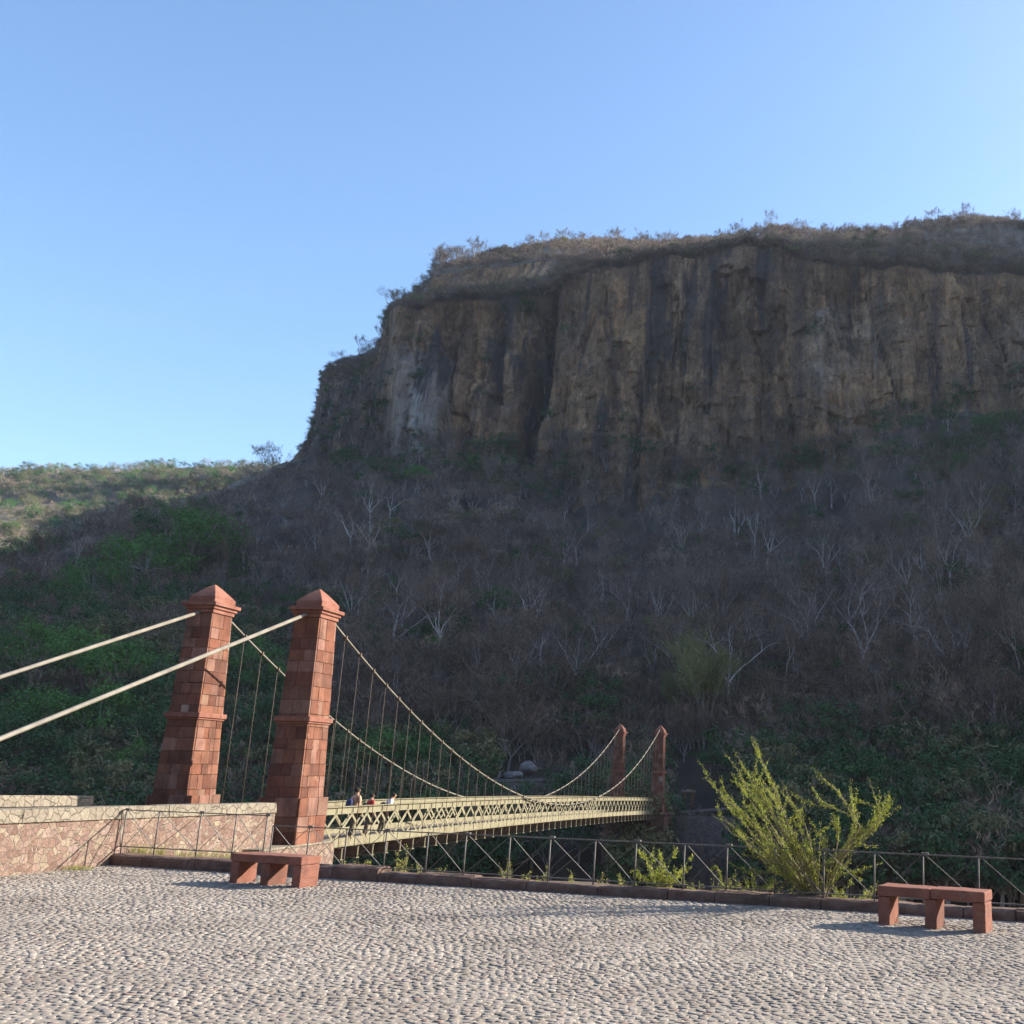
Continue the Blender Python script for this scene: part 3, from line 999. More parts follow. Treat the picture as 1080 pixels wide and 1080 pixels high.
for t in ts:
    m = MB()
    l = lev(t)
    n0, n1 = .14, -WB-.14
    up = np.array([0, 0, 1.])
    c = BP(t, (n0+n1)/2, l)
    hw = (n0-n1)/2
    m.box(c+up*(ZB-.19), ba*.012, bn*(hw-.01), up*.135, 1)
    m.box(c+up*(ZB-.335), ba*.085, bn*hw, up*.009, 0)
    m.box(c+up*(ZB-.046), ba*.05, bn*hw, up*.009, 1)
    for s in (n0-.02, n1+.02):
        m.box(BP(t, s, l+ZB-.19), ba*.028, bn*.008, up*.134, 0)
    m.build('floor_beam', [MT['cream'], MT['rust']], bridge)
    if 1.0 < t < LB-1.0:
        for n in (0, -WB):
            zc_ = cz(t)-.04
            zf = l+ZB-.04
            if zc_-zf > .35:
                m = MB()
                m.tube([BP(t, n+.0, zf), BP(t, n, zc_)], .0095, 5)
                m.box(BP(t, n, zc_+.03), ba*.035, bn*.055, np.array([0, 0, .05]))
                m.build('hanger', MT['rust'], bridge)
m = MB()
for a, b in zip(ts[:-1], ts[1:]):
    nn = 4
    for q in range(nn):
        t0, t1 = a+(b-a)*q/nn+.006, a+(b-a)*(q+1)/nn-.006
        m.bar(BP(t0, -WB/2, lev((t0+t1)/2)+ZB+RN.uniform(0, .008)), BP(t1, -WB/2, lev((t0+t1)/2)+ZB+RN.uniform(0, .008)), WB-.46, .05)
m.build('deck', MT['plank'], bridge)
for n in (-.3, -WB+.3):
    m = MB()
    for a, b in zip(ts[:-1], ts[1:]):
        m.bar(BP(a, n, ZB-.17+lev(a)), BP(b, n, ZB-.17+lev(b)), .03, .2)
    m.build('stringer', MT['rust'], bridge)

# ------------------------------------------------------------------ abutments and walls
ab1 = thing('stone_abutment', 'pale pink stone abutment under the foot of the near right pylon', 'abutment', BP(0, -1.4, -9))
m = MB()
up = np.array([0, 0, 1.])
wl0, wl1 = np.array([-12.77, 18.69, 0]), np.array([-11.42, 25.75, 0])
m.box(BP(-.45, -1.5, -4.51), ba*1.7, bn*2.05, up*4.5)
m.build('masonry', MT['rubble'], ab1)
m = MB()
m.box(BP(-.45, -1.5, .0), ba*1.72, bn*2.07, up*.026)
m.build('top_course', MT['coping'], ab1, bevel=.01)
ab2 = thing('stone_abutment', 'dark red stone pier under the far end of the bridge', 'abutment', BP(LB, -1.4, -14))
m = MB()
m.box(BP(LB+1.2, -1.45, -7.6), ba*2.0, bn*2.1, up*6.45)
m.build('masonry', MT['darkstone'], ab2)
m = MB()
m.box(BP(LB+1.2, -1.45, -1.13), ba*2.05, bn*2.16, up*.06)
m.build('top_course', MT['darkstone'], ab2, bevel=.01)

def parapet(label, p, q, th, z0, z1, zb, capm='coping', mat='rubble', cap_h=.26):
    d = (q-p)/np.linalg.norm(q-p)
    nr = np.array([d[1], -d[0], 0])
    r = thing('stone_wall', label, 'wall', (p+q)/2)
    Z0, Z1 = np.array([0, 0, z0-cap_h]), np.array([0, 0, z1-cap_h*.85])
    m = MB()
    zb_ = np.array([0, 0, zb])
    m.hexa([p-nr*th+zb_, p+zb_, q+zb_, q-nr*th+zb_, p-nr*th+Z0, p+Z0, q+Z0, q-nr*th+Z0])
    m.build('wall_body', MT[mat], r)
    nseg = max(1, int(np.linalg.norm(q-p)/1.6))
    m = MB()
    for i in range(nseg):
        s0, s1_ = i/nseg, (i+1)/nseg
        gp = .004/np.linalg.norm(q-p)
        a, b = p*(1-s0-gp)+q*(s0+gp), p*(1-s1_+gp)+q*(s1_-gp)
        bl = lambda s: np.array([0, 0, (z0-cap_h)*(1-s)+(z1-cap_h*.85)*s+.002])
        ht = lambda s: np.array([0, 0, z0*(1-s)+z1*s+RN.uniform(-.008, .008)])
        ov = .035+RN.uniform(-.006, .006)
        m.hexa([a-nr*(th+ov)+bl(s0), a+nr*ov+bl(s0), b+nr*ov+bl(s1_), b-nr*(th+ov)+bl(s1_),
                a-nr*(th+ov-.03)+ht(s0), a+nr*(ov-.03)+ht(s0), b+nr*(ov-.03)+ht(s1_), b-nr*(th+ov-.03)+ht(s1_)])
    m.build('coping', MT[capm], r, bevel=.014, seg=2)
    return r
dw = (wl1-wl0)/np.linalg.norm(wl1-wl0)
parapet('long pink rubble parapet with cream coping, left of the pylons beside the plaza', wl0-dw*12, wl1, .45, 1.22, 1.0, -1.0)
pp0, pp1 = BP(-12, -WB-.75, 0), BP(-.7, -WB-.75, 0)
parapet('cream capped parapet on the far side of the bridge approach', pp0, BP(-2.2, -WB-.75, 0), .4, 1.33, 1.1, -1.)
# far bank: retaining wall, parapet, roadside wall, bollard, boulder
fr0, fr1 = at(705, 856, 78), at(1010, 842, 84)
parapet('grey stone retaining wall on the far bank, right of the far pylons', np.array([fr0[0], fr0[1], 0]), np.array([at(785, 850, 76)[0], 76, 0]), .6, float(fr0[2]), float(at(785, 850, 76)[2]), -14, 'greystone', 'greystone', .2)
q0, q1 = at(705, 838, 79.5), at(721, 838, 79.0)
parapet('short pale stone parapet just right of the far right pylon', np.array([q0[0], q0[1], 0]), np.array([q1[0], q1[1], 0]), .4, float(q0[2]), float(q1[2]), float(fr0[2])-1.0, 'coping', 'greystone', .2)
q0, q1 = at(520, 822, 84), at(642, 820, 86)
parapet('low pale topped wall along the far bank road, left of the far pylons', np.array([q0[0], q0[1], 0]), np.array([q1[0], q1[1], 0]), .5, float(q0[2]), float(q1[2]), float(q0[2])-3.2, 'greystone', 'greystone', .22)
c = at(726, 850, 79)
bo = thing('gate_post', 'small pale capped stone gate posts on the far retaining wall', 'post', c)
for s in (-.28, .28):
    m = MB()
    m.box(c+np.array([s, 0, .45]), (.12, 0, 0), (0, .12, 0), (0, 0, .5))
    m.build('shaft', MT['darkstone'], bo, bevel=.01)
m = MB()
m.box(c+np.array([0, 0, 1.02]), (.5, 0, 0), (0, .2, 0), (0, 0, .065))
m.box(c+np.array([0, 0, 1.13]), (.2, 0, 0), (0, .12, 0), (0, 0, .045))
m.build('cap', MT['coping'], bo, bevel=.015)
c = at(603, 817, 85.5)
m = MB()
m.box(c+np.array([0, 0, .3]), (.2, 0, 0), (0, .16, 0), (0, 0, .45))
m.box(c+np.array([0, 0, .9]), (.14, 0, 0), (0, .12, 0), (0, 0, .15))
o = m.build('marker_stone', MT['coping'], bevel=.03)
tag(o, 'small whitish marker stone on the far roadside wall', 'marker')
def rock(name, c, r, label, mat, sd_):
    bm = bmesh.new()
    bmesh.ops.create_icosphere(bm, subdivisions=3, radius=1)
    for v in bm.verts:
        k = 1+.22*float(fbm(v.co.x*1.3+sd_, v.co.y*1.3, v.co.z*1.3, 3))
        v.co = Vector((v.co.x*r[0]*k, v.co.y*r[1]*k, v.co.z*r[2]*k))+Vector(c.tolist())
    me = bpy.data.meshes.new(name)
    bm.to_mesh(me)
    bm.free()
    me.materials.append(mat)
    o = bpy.data.objects.new(name, me)
    COL.objects.link(o)
    return tag(o, label, 'boulder')
M_rock = m_plain('pale_rock', (.2, .185, .175), .35, 1.5, .9, .05)
rock('boulder', at(557, 811, 88), (.8, .7, .55), 'large pale rounded boulder above the far roadside wall', M_rock, 3)
rock('boulder', at(541, 818, 87), (.8, .6, .35), 'low flat grey boulder lying left of the large pale boulder', M_rock, 9)

# ------------------------------------------------------------------ people on the bridge
M_skin = m_plain('skin', (.45, .27, .19), .1, 4)
M_hair = m_plain('dark_hair', (.03, .022, .018), .2, 8)
M_cl = {n: m_plain(n+'_cloth', c, .15, 10) for n, c in (('tan', (.5, .3, .2)), ('red', (.5, .06, .05)), ('white', (.75, .74, .72)), ('navy', (.04, .05, .12)), ('black', (.03, .03, .035)), ('denim', (.1, .08, .055)))}
def skin_mesh(name, pts, edges, rad, mat, parent, root=0, level=2):
    me = bpy.data.meshes.new(name)
    me.from_pydata([tuple(map(float, p)) for p in pts], edges, [])
    o = bpy.data.objects.new(name, me)
    COL.objects.link(o)
    me.materials.append(mat)
    md = o.modifiers.new('Skin', 'SKIN')
    md.use_smooth_shade = True
    for i, r in enumerate(rad):
        me.skin_vertices[0].data[i].radius = (r, r) if not hasattr(r, '__len__') else r
    me.skin_vertices[0].data[root].use_root = True
    s = o.modifiers.new('Sub', 'SUBSURF')
    s.levels = s.render_levels = level
    o.parent = parent
    return o
def person(label, pos, hgt, yaw, lean, top, pack, bare=False):
    r = thing('person', label, 'person', pos, None)
    k = hgt/1.7
    r.rotation_euler = (0, 0, yaw)
    ly = math.tan(lean)
    def q(x, y, z):
        z2 = max(0, z-.92)
        return (x*k, (y+z2*ly)*k, z*k)
    pts = [q(0, 0, .95), q(0, 0, 1.12), q(0, .01, 1.32), q(0, 0, 1.45), q(0, .01, 1.52), q(0, .03, 1.62), q(0, .02, 1.7),
           q(-.1, 0, .9), q(-.11, .05, .5), q(-.11, .03, .08), q(-.11, .15, .03),
           q(.1, 0, .9), q(.11, -.1, .5), q(.11, -.2, .08), q(.11, -.09, .03),
           q(-.18, 0, 1.4), q(-.24, .05, 1.12), q(-.2, .24, 1.0), q(-.19, .33, 1.0),
           q(.18, 0, 1.4), q(.24, -.03, 1.12), q(.22, .1, .9), q(.21, .14, .82)]
    E = [(0, 1), (1, 2), (2, 3), (3, 4), (4, 5), (5, 6), (0, 7), (7, 8), (8, 9), (9, 10), (0, 11), (11, 12), (12, 13), (13, 14),
         (3, 15), (15, 16), (16, 17), (17, 18), (3, 19), (19, 20), (20, 21), (21, 22)]
    R_ = [.14, .13, .15, .1, .055, .09, .075, .085, .06, .042, .035, .085, .06, .042, .035, .055, .042, .033, .035, .055, .042, .033, .035]
    skin_mesh('body', pts, E, [x*k for x in R_], M_skin, r)
    sp = [q(0, 0, .93), q(0, 0, 1.12), q(0, .01, 1.32), q(0, 0, 1.44), q(-.19, 0, 1.4), q(-.23, .03, 1.2), q(.19, 0, 1.4), q(.23, -.02, 1.2)]
    skin_mesh('shirt', sp, [(0, 1), (1, 2), (2, 3), (3, 4), (4, 5), (3, 6), (6, 7)], [x*k for x in (.165, .15, .17, .085, .07, .055, .07, .055)], M_cl[top], r)
    tp = [q(0, 0, .97), q(-.1, 0, .88), q(-.11, .05, .5), q(-.11, .03, .12), q(.1, 0, .88), q(.11, -.1, .5), q(.11, -.2, .12)]
    skin_mesh('trousers', tp, [(0, 1), (1, 2), (2, 3), (0, 4), (4, 5), (5, 6)], [x*k for x in (.15, .1, .075, .062, .1, .075, .062)], M_cl['denim'], r)
    hp = [q(0, -.03, 1.56), q(0, -.02, 1.65), q(0, .01, 1.72)]
    skin_mesh('hair', hp, [(0, 1), (1, 2)], [x*k for x in (.085, .105, .085)], M_hair, r)
    if pack:
        bp = [q(0, -.24, 1.0), q(0, -.26, 1.18), q(0, -.22, 1.38)]
        skin_mesh('backpack', bp, [(0, 1), (1, 2)], [(.15*k, .1*k), (.17*k, .12*k), (.13*k, .08*k)], M_cl[pack], r)
    return r
byaw = -math.atan2(ba[0], ba[1])
def pperson(px, ytop, n, label, *a):
    # position on the deck at the bearing px
    D = ray(px, 845)
    A = np.array([[D[0], -ba[0]], [D[1], -ba[1]]])
    t, s = np.linalg.solve(A, BP(0, n, 0)[:2])
    p = BP(s, n, lev(s)+ZB+.03)
    ztop = at(px, ytop, p[1])[2]
    return person(label, p, max(1.2, min(1.75, float(ztop-p[2]))), *a)
pperson(375, 831.5, -.75, 'person in a tan top with navy backpack, nearest the pylon on the bridge', byaw-.5, .05, 'tan', 'navy')
pperson(390, 837.5, -.95, 'person in a red shirt with a black backpack, middle of the three on the bridge', byaw-.6, .12, 'red', 'black')
pperson(406, 837, -.75, 'person in a white shirt leaning forward, rightmost on the bridge', byaw-.9, .45, 'white', 'black')

# ------------------------------------------------------------------ plants
def unit(v):
    return v/(np.linalg.norm(v)+1e-9)
def bare_tree(seed, h=8., spread=.75, nl=5, twigs=1100, trunk_h=.3, tw=.04, kink=.12, fat=1.):
    """vase-shaped leafless tree: trunk and limbs as tubes, the fine twigs as slim blades"""
    r = random.Random(seed)
    tr, cr = MB(), MB()
    ends = []
    def rv(a):
        return np.array([r.uniform(-a, a), r.uniform(-a, a), r.uniform(-a, a)])
    def limb(p, d, L, rad, lv):
        pts, rr = [p], [rad]
        n = 4 if lv < 2 else 3
        for i in range(n):
            d = unit(d+rv(kink*(1+lv*.5))+np.array([0, 0, .05]))
            p = p+d*L/n
            pts.append(p)
            rr.append(rad*(1-.55*(i+1)/n))
        tr.tube(pts, rr, 5 if lv < 1 else (4 if lv < 2 else 3), 0, True, False)
        if lv >= 2:
            ends.append((pts[-1], d, L))
            ends.append((pts[-2], d, L))
            if lv >= 3:
                return
        for k in range(nl if lv == 0 else r.choice((2, 3, 3))):
            a = 2*PI*(k+r.uniform(-.3, .3))/(nl if lv == 0 else 3)
            side = np.array([math.cos(a), math.sin(a), 0])
            dd = unit(d*r.uniform(.7, 1.0)+side*spread*r.uniform(.6, 1.1)+np.array([0, 0, .35]))
            limb(pts[-1] if (lv == 0 or r.random() < .6) else pts[-2], dd, L*r.uniform(.62, .85) if lv else h*.36*r.uniform(.8, 1.15), rr[-1]*.72, lv+1)
    limb(np.array([0, 0, -.4]), np.array([r.uniform(-.12, .12), r.uniform(-.12, .12), 1]), h*trunk_h+.4, (h*.017+.03)*fat, 0)
    vs, fs = [], []
    for i in range(twigs):
        p, d, L = ends[r.randrange(len(ends))]
        p = p+rv(.35*h/8)
        dd = unit(d*.8+rv(.85)+np.array([0, 0, .25]))
        ln = h*r.uniform(.06, .17)
        s = unit(np.cross(dd, rv(1)))*tw*r.uniform(.6, 1.2)*h/8*.5
        md = p+dd*ln*.5+rv(.06*ln)
        e = p+dd*ln+rv(.15*ln)
        vs += [p-s, p+s, md+s*.7, md-s*.7, e]
        b = i*5
        fs += [(b, b+1, b+2, b+3), (b+3, b+2, b+4)]
    cr.add(vs, fs)
    return tr, cr
def leaf_tree(seed, h=8., w=7., n=2600, ls=.34, clumps=26, flat=.7):
    r = random.Random(seed)
    tr, cr = MB(), MB()
    th = h*.34
    tr.tube([(0, 0, -.4), (.1, 0, th*.5), (0, .1, th), (.1, .2, h*.62)], [h*.026+.03, h*.022+.03, h*.018, h*.008], 6, 0, True, False)
    cen = []
    for k in range(clumps):
        a, q = r.uniform(0, 2*PI), math.sqrt(r.random())
        zz = r.uniform(-.55, 1)
        rad = w/2*q*math.sqrt(max(.08, 1-max(0, zz)**2*.85))
        c = np.array([math.cos(a)*rad, math.sin(a)*rad, h*.6+zz*h*.34*flat/.7])
        cen.append((c, r.uniform(.13, .24)*w))
        s = np.array([0, 0, th*r.uniform(.7, 1.2)])
        m_ = (s+c)/2+np.array([0, 0, -.3])
        tr.tube([s, m_, c], [h*.011, h*.007, h*.003], 4, 0, True, False)
    vs, fs = [], []
    for i in range(n):
        c, R_ = cen[r.randrange(len(cen))]
        d = unit(np.array([r.gauss(0, 1), r.gauss(0, 1), r.gauss(0, 1)]))
        rr = R_*r.random()**.45
        p = c+d*rr*np.array([1, 1, .72])
        nn = unit(d+np.array([r.gauss(0, .5), r.gauss(0, .5), .5+r.gauss(0, .5)]))
        a = unit(np.cross(nn, np.array([r.gauss(0, 1), r.gauss(0, 1), r.gauss(0, 1)])))
        b = np.cross(nn, a)
        s = ls*r.uniform(.55, 1.2)
        vs += [p-a*s*.5, p-b*s*.28, p+a*s*.5, p+b*s*.28]
        fs.append((i*4, i*4+1, i*4+2, i*4+3))
    cr.add(vs, fs)
    return tr, cr

def place(proto, pos, scale, rz, label, group=None):
    root, kids = proto
    if not root.get('_used'):
        o = root
        root['_used'] = 1
        newk = kids
    else:
        o = root.copy()
        COL.objects.link(o)
        for ch in kids:
            c = ch.copy()
            COL.objects.link(c)
            c.parent = o
    o.location = [float(x) for x in pos]
    o.rotation_euler = (0, 0, rz)
    o.scale = (scale*RN.uniform(.88, 1.15), scale*RN.uniform(.88, 1.15), scale)
    o['label'] = label
    if group:
        o['group'] = group
    elif 'group' in o:
        del o['group']
    return o
def proto(name, trcr, tm, cm, cat='tree'):
    r = bpy.data.objects.new(name, None)
    COL.objects.link(r)
    r.empty_display_size = .3
    r['category'] = cat
    kids = []
    for nm, mb_, mt in (('trunk', trcr[0], tm), ('crown', trcr[1], cm)):
        o = mb_.build(nm, mt)
        o.parent = r
        kids.append(o)
    return r, kids

bare_sets = [bare_tree(s, 8., sp, nl, 520, th, .07, .16, 1.4) for s, sp, nl, th in ((1, .7, 5, .25), (2, .55, 4, .34), (3, .95, 5, .22), (4, .8, 4, .3), (5, .6, 6, .18))]
pale_sets = [bare_tree(s, 8., sp, nl, 420, th, .035, .16, 1.35) for s, sp, nl, th in ((21, .6, 4, .36), (22, .5, 3, .3), (23, .75, 4, .42), (24, .95, 3, .45))]
leaf_sets = [leaf_tree(31, 8, 8.5, 3400, .34, 26), leaf_tree(32, 8, 7, 3000, .33, 20), leaf_tree(33, 7, 9, 3400, .34, 26, .55)]
BARE = [proto('leafless_tree', s, MT['bark'], MT['twig']) for s in bare_sets]
PALE = [proto('pale_tree', s, MT['palebark'], MT['twig']) for s in pale_sets]
GREEN = [proto('green_tree', s, MT['bark'], MT['leaf']) for s in leaf_sets]
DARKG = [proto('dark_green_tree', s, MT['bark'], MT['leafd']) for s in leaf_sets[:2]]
M_pg = m_leaf('pale_green_leaf', [(0, (.13, .15, .06)), (1, (.24, .25, .11))], .2)
OLIVE = [proto('olive_tree', s, MT['bark'], M_pg) for s in (bare_tree(77, 8., .6, 7, 2300, .12, .07, .14, 1.1),)]

def pxm(p):        # pixels per metre at a point
    return FPX/(p[1]*math.cos(PITCH)+(p[2]-EYE)*math.sin(PITCH))

# pale trunks that stand out in the shade: base pixel, height in pixels, kind
pale = [(480, 626, 62, 0, 'slim pale leafless tree by itself left of centre on the slope'),
        (535, 739, 80, 2, 'crooked pale leafless tree above the middle of the bridge'),
        (633, 638, 62, 1, 'pale V shaped leafless tree, left of the three in the middle of the slope'),
        (661, 664, 68, 1, 'pale forked leafless tree, middle of the three in the middle of the slope'),
        (693, 682, 80, 1, 'pale forked leafless tree, right of the three in the middle of the slope'),
        (551, 656, 36, 0, 'small pale leafless tree left of the group in the middle of the slope'),
        (715, 600, 70, 1, 'tall pale leafless tree with thin parallel stems below the cliff'),
        (740, 560, 34, 0, 'small pale leafless tree right under the cliff foot'),
        (775, 573, 56, 0, 'pale flat crowned leafless tree below the middle of the cliff'),
        (772, 779, 135, 3, 'tallest whitish leafless tree, just above the far pylons'),
        (860, 697, 76, 2, 'leaning pale leafless tree right of the tall whitish one'),
        (1070, 554, 56, 0, 'pale leafless tree with upright fan of branches at the right under the cliff'),
        (967, 667, 38, 1, 'small pale leafless tree on the right part of the slope'),
        (982, 673, 42, 1, 'small twin stemmed pale leafless tree on the right part of the slope'),
        (1063, 684, 54, 0, 'pale leafless tree beside a bright green bush at the right edge'),
        (925, 713, 50, 0, 'thin pale leafless tree low on the right part of the slope'),
        (258, 608, 52, 3, 'wide spreading leafless tree above the left pylon'),
        (412, 596, 36, 0, 'pale leafless tree on the upper left slope below the buttress'),
        (1000, 752, 46, 3, 'low sprawling pale leafless tree on the lower right slope'),
        (385, 672, 44, 0, 'grey leafless tree just right of the near right pylon top'),
        (900, 640, 40, 2, 'bent pale leafless tree right of the leaning one'),
        (590, 770, 70, 2, 'thin pale leafless tree behind the left cable near the far pylons')]
for x, y, hp, k, lab in pale:
    p = hit(x, y)
    if p is None:
        continue
    place(PALE[k], p, hp/pxm(p)/8*.97, RN.uniform(0, 6.28), lab)

m_ = 0
while m_ < 62:
    x, y = RN.uniform(330, 1090), RN.uniform(520, 770)
    p = hit(x, y)
    if p is None or p[1] > 215:
        continue
    place(PALE[RN.randrange(4)], p, RN.uniform(.7, 1.15), RN.uniform(0, 6.28), 'thin pale barked leafless tree scattered on the shaded slope', 'scattered pale trees')
    m_ += 1
# green trees
gt = []
for (x, y, hp, kd_) in [(195, 622, 88, 'g'), (150, 628, 76, 'g'), (95, 640, 62, 'g'), (235, 618, 46, 'd'), (165, 585, 56, 'd'), (205, 572, 52, 'd'), (70, 650, 44, 'g'), (30, 600, 34, 'd'),
                        (55, 590, 26, 'd'), (120, 610, 44, 'g'), (225, 590, 40, 'd'), (10, 606, 30, 'd'),
                        (20, 735, 80, 'g'), (75, 748, 86, 'g'), (125, 755, 80, 'g'), (165, 770, 76, 'd'), (40, 800, 90, 'g'), (95, 812, 92, 'g'), (150, 822, 84, 'd'), (10, 838, 84, 'd'), (70, 850, 80, 'd'),
                        (130, 850, 70, 'g'), (200, 800, 80, 'd'), (255, 745, 74, 'g'), (280, 760, 60, 'g'), (258, 812, 76, 'd'), (285, 832, 70, 'd'), (235, 848, 66, 'd'),
                        (375, 832, 62, 'g'), (405, 842, 70, 'g'), (440, 836, 62, 'g'), (470, 842, 52, 'd'), (372, 862, 60, 'd'), (425, 870, 60, 'd'), (480, 868, 44, 'd'),
                        (455, 700, 30, 'g'), (440, 512, 26, 'g'), (470, 505, 22, 'd'), (525, 505, 26, 'd'), (415, 505, 20, 'd'), (362, 500, 28, 'd'), (345, 505, 26, 'd'), (500, 500, 22, 'g'),
                        (1068, 698, 34, 'g'), (1045, 694, 18, 'g'), (850, 500, 30, 'd'), (770, 508, 18, 'd'), (985, 490, 36, 'd'), (1035, 480, 44, 'd'), (1065, 470, 40, 'd'), (1000, 455, 34, 'd'), (1010, 510, 34, 'd'),
                        (742, 790, 112, 'o'), (712, 775, 60, 'o'), (400, 915, 60, 'd'), (455, 918, 60, 'd'), (510, 912, 56, 'd'), (560, 915, 55, 'd'), (610, 912, 50, 'd'),
                        (800, 920, 62, 'd'), (850, 880, 70, 'd'), (900, 870, 80, 'd'), (960, 880, 70, 'd'), (1020, 880, 76, 'd'), (1070, 870, 80, 'd'), (930, 925, 60, 'd'), (1000, 930, 60, 'd'),
                        (880, 930, 50, 'd'), (1060, 930, 60, 'd'), (650, 925, 40, 'd'), (580, 480, 0, 'x'), (551, 338, 34, 'd'), (560, 342, 26, 'd'), (535, 340, 20, 'd')]:
    if kd_ == 'x':
        continue
    p = hit(x, y)
    if p is None:
        continue
    pr_, hh_ = {'g': (GREEN, 8.), 'd': (DARKG, 8.), 'o': (OLIVE, 8.)}[kd_]
    if kd_ == 'o':
        lab, grp = ('wide wispy yellow green tree above the far right pylon' if hp > 60 else 'small yellow green tree beside the wide wispy one'), None
    elif kd_ == 'g':
        lab, grp = 'bright green leafy tree growing among the bare trees on the shaded slope', 'green trees on the slope'
    else:
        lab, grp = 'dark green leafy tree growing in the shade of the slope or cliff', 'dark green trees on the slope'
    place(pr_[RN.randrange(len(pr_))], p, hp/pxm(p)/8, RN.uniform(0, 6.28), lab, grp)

# the many bare trees of the slope
n = 0
while n < 140:
    x, y = RN.uniform(-20, 1100), RN.uniform(480, 840)
    p = hit(x, y)
    if p is None or p[2] < .5 or p[1] > 232:
        continue
    if x < 320 and y > 640 and RN.random() < .8:
        continue
    place(BARE[RN.randrange(5)], p, RN.uniform(.62, 1.05), RN.uniform(0, 6.28), 'leafless grey brown tree among the thicket on the shaded hillside', 'bare trees on the hillside')
    n += 1
# skyline trees on the cliff top
for i in range(150):
    x = RN.choice((RN.uniform(335, 600), RN.uniform(395, 1080), RN.uniform(600, 1080)))
    yy = float(np.interp(x, pxs, yR))
    dd = float(np.interp(x, pxs, dR))
    q = at(x, yy, dd+RN.uniform(-14, 3))
    p = drop(q[0], q[1])
    if p is None:
        continue
    p[2] -= RN.uniform(.0, .9)
    place(BARE[RN.randrange(5)], p, RN.choice((RN.uniform(.3, .55), RN.uniform(.45, .8))), RN.uniform(0, 6.28), 'small leafless tree standing on the skyline along the cliff top', 'bare trees on the cliff top')

# ------------------------------------------------------------------ brush: uncounted thicket, instanced on points
def points_object(name, pts, rot, scl, idx, protos, label):
    me = bpy.data.meshes.new(name)
    me.from_pydata([tuple(map(float, p)) for p in pts], [], [])
    for nm, ty, dat in (('rz', 'FLOAT', rot), ('sc', 'FLOAT', scl), ('ix', 'INT', idx)):
        a = me.attributes.new(nm, ty, 'POINT')
        a.data.foreach_set('value', dat)
    o = bpy.data.objects.new(name, me)
    COL.objects.link(o)
    ng = bpy.data.node_groups.new(name+'_scatter', 'GeometryNodeTree')
    ng.interface.new_socket('Geometry', in_out='INPUT', socket_type='NodeSocketGeometry')
    ng.interface.new_socket('Geometry', in_out='OUTPUT', socket_type='NodeSocketGeometry')
    gi, go = ng.nodes.new('NodeGroupInput'), ng.nodes.new('NodeGroupOutput')
    col = bpy.data.collections.new(name+'_kinds')
    for pr_ in protos:
        col.objects.link(pr_)
    ci = ng.nodes.new('GeometryNodeCollectionInfo')
    ci.inputs['Collection'].default_value = col
    ci.inputs['Separate Children'].default_value = True
    ci.inputs['Reset Children'].default_value = True
    ip = ng.nodes.new('GeometryNodeInstanceOnPoints')
    ip.inputs['Pick Instance'].default_value = True
    def attr(nm, ty):
        a = ng.nodes.new('GeometryNodeInputNamedAttribute')
        a.data_type = ty
        a.inputs['Name'].default_value = nm
        return a.outputs['Attribute']
    cb = ng.nodes.new('ShaderNodeCombineXYZ')
    ng.links.new(attr('rz', 'FLOAT'), cb.inputs[2])
    ng.links.new(gi.outputs[0], ip.inputs['Points'])
    ng.links.new(ci.outputs[0], ip.inputs['Instance'])
    ng.links.new(attr('ix', 'INT'), ip.inputs['Instance Index'])
    ng.links.new(cb.outputs[0], ip.inputs['Rotation'])
    ng.links.new(attr('sc', 'FLOAT'), ip.inputs['Scale'])
    ng.links.new(ip.outputs[0], go.inputs[0])
    md = o.modifiers.new('scatter', 'NODES')
    md.node_group = ng
    kind(o, 'stuff')
    o['label'] = label
    return o
def shrub_mesh(nm, seed, mats, leafy, h=4.):
    tr, cr = leaf_tree(seed, h, h*1.15, 1100, .26, 13) if leafy else bare_tree(seed, h, .85, 6, 250, .1, .52/h, .16, 1.1)
    m = MB()
    m.v = list(tr.v)+list(cr.v)
    m.f = list(tr.f)+[tuple(i+len(tr.v) for i in f) for f in cr.f]
    m.m = [0]*len(tr.f)+[1]*len(cr.f)
    m.sm = [True]*len(tr.f)+[False]*len(cr.f)
    o = m.build(nm, mats)
    COL.objects.unlink(o)
    return o
kinds_a = [shrub_mesh('thicket_kind_%s' % a, s, [MT['bark'], MT[m_]], lf) for a, s, m_, lf in
           (('a', 41, 'twig', 0), ('b', 42, 'twig', 0), ('c', 43, 'twig', 0), ('d', 44, 'twigw', 0), ('e', 45, 'leafd', 1), ('f', 46, 'leafy', 1))]
pts, idx = [], []
while len(pts) < 4600:
    x, y = RN.uniform(-60, 1140), RN.uniform(470, 965)
    p = hit(x, y)
    if p is None or p[1] > 236:
        continue
    if 72 < p[1] < 93 and (690 < x < 792 or (505 < x < 650 and y > 795)) and RN.random() < .93:
        continue
    g = float(fbm(p[0]/30, p[1]/30, 7., 2))
    low = p[2] < 2
    lef = RN.random() < (.55 if low else (.5 if (x < 330 and y > 640) else .05+.12*(g > .4)))
    pts.append(p)
    idx.append(RN.choice((4, 4, 4, 5)) if lef else RN.choice((0, 1, 2, 0, 1, 2, 3)))
for i in range(900):          # the sides beyond the view
    x = RN.choice((RN.uniform(-500, -60), RN.uniform(1140, 2200)))
    y = RN.uniform(560, 900)
    p = hit(x, y)
    if p is None:
        continue
    pts.append(p)
    idx.append(RN.choice((0, 1, 2, 3, 4)))
n = len(pts)
points_object('hillside_thicket', pts, [RN.uniform(0, 6.28) for _ in range(n)], [RN.uniform(.7, 1.35) for _ in range(n)], idx, kinds_a, 'bare brown thicket covering the shaded hillside below the cliff')
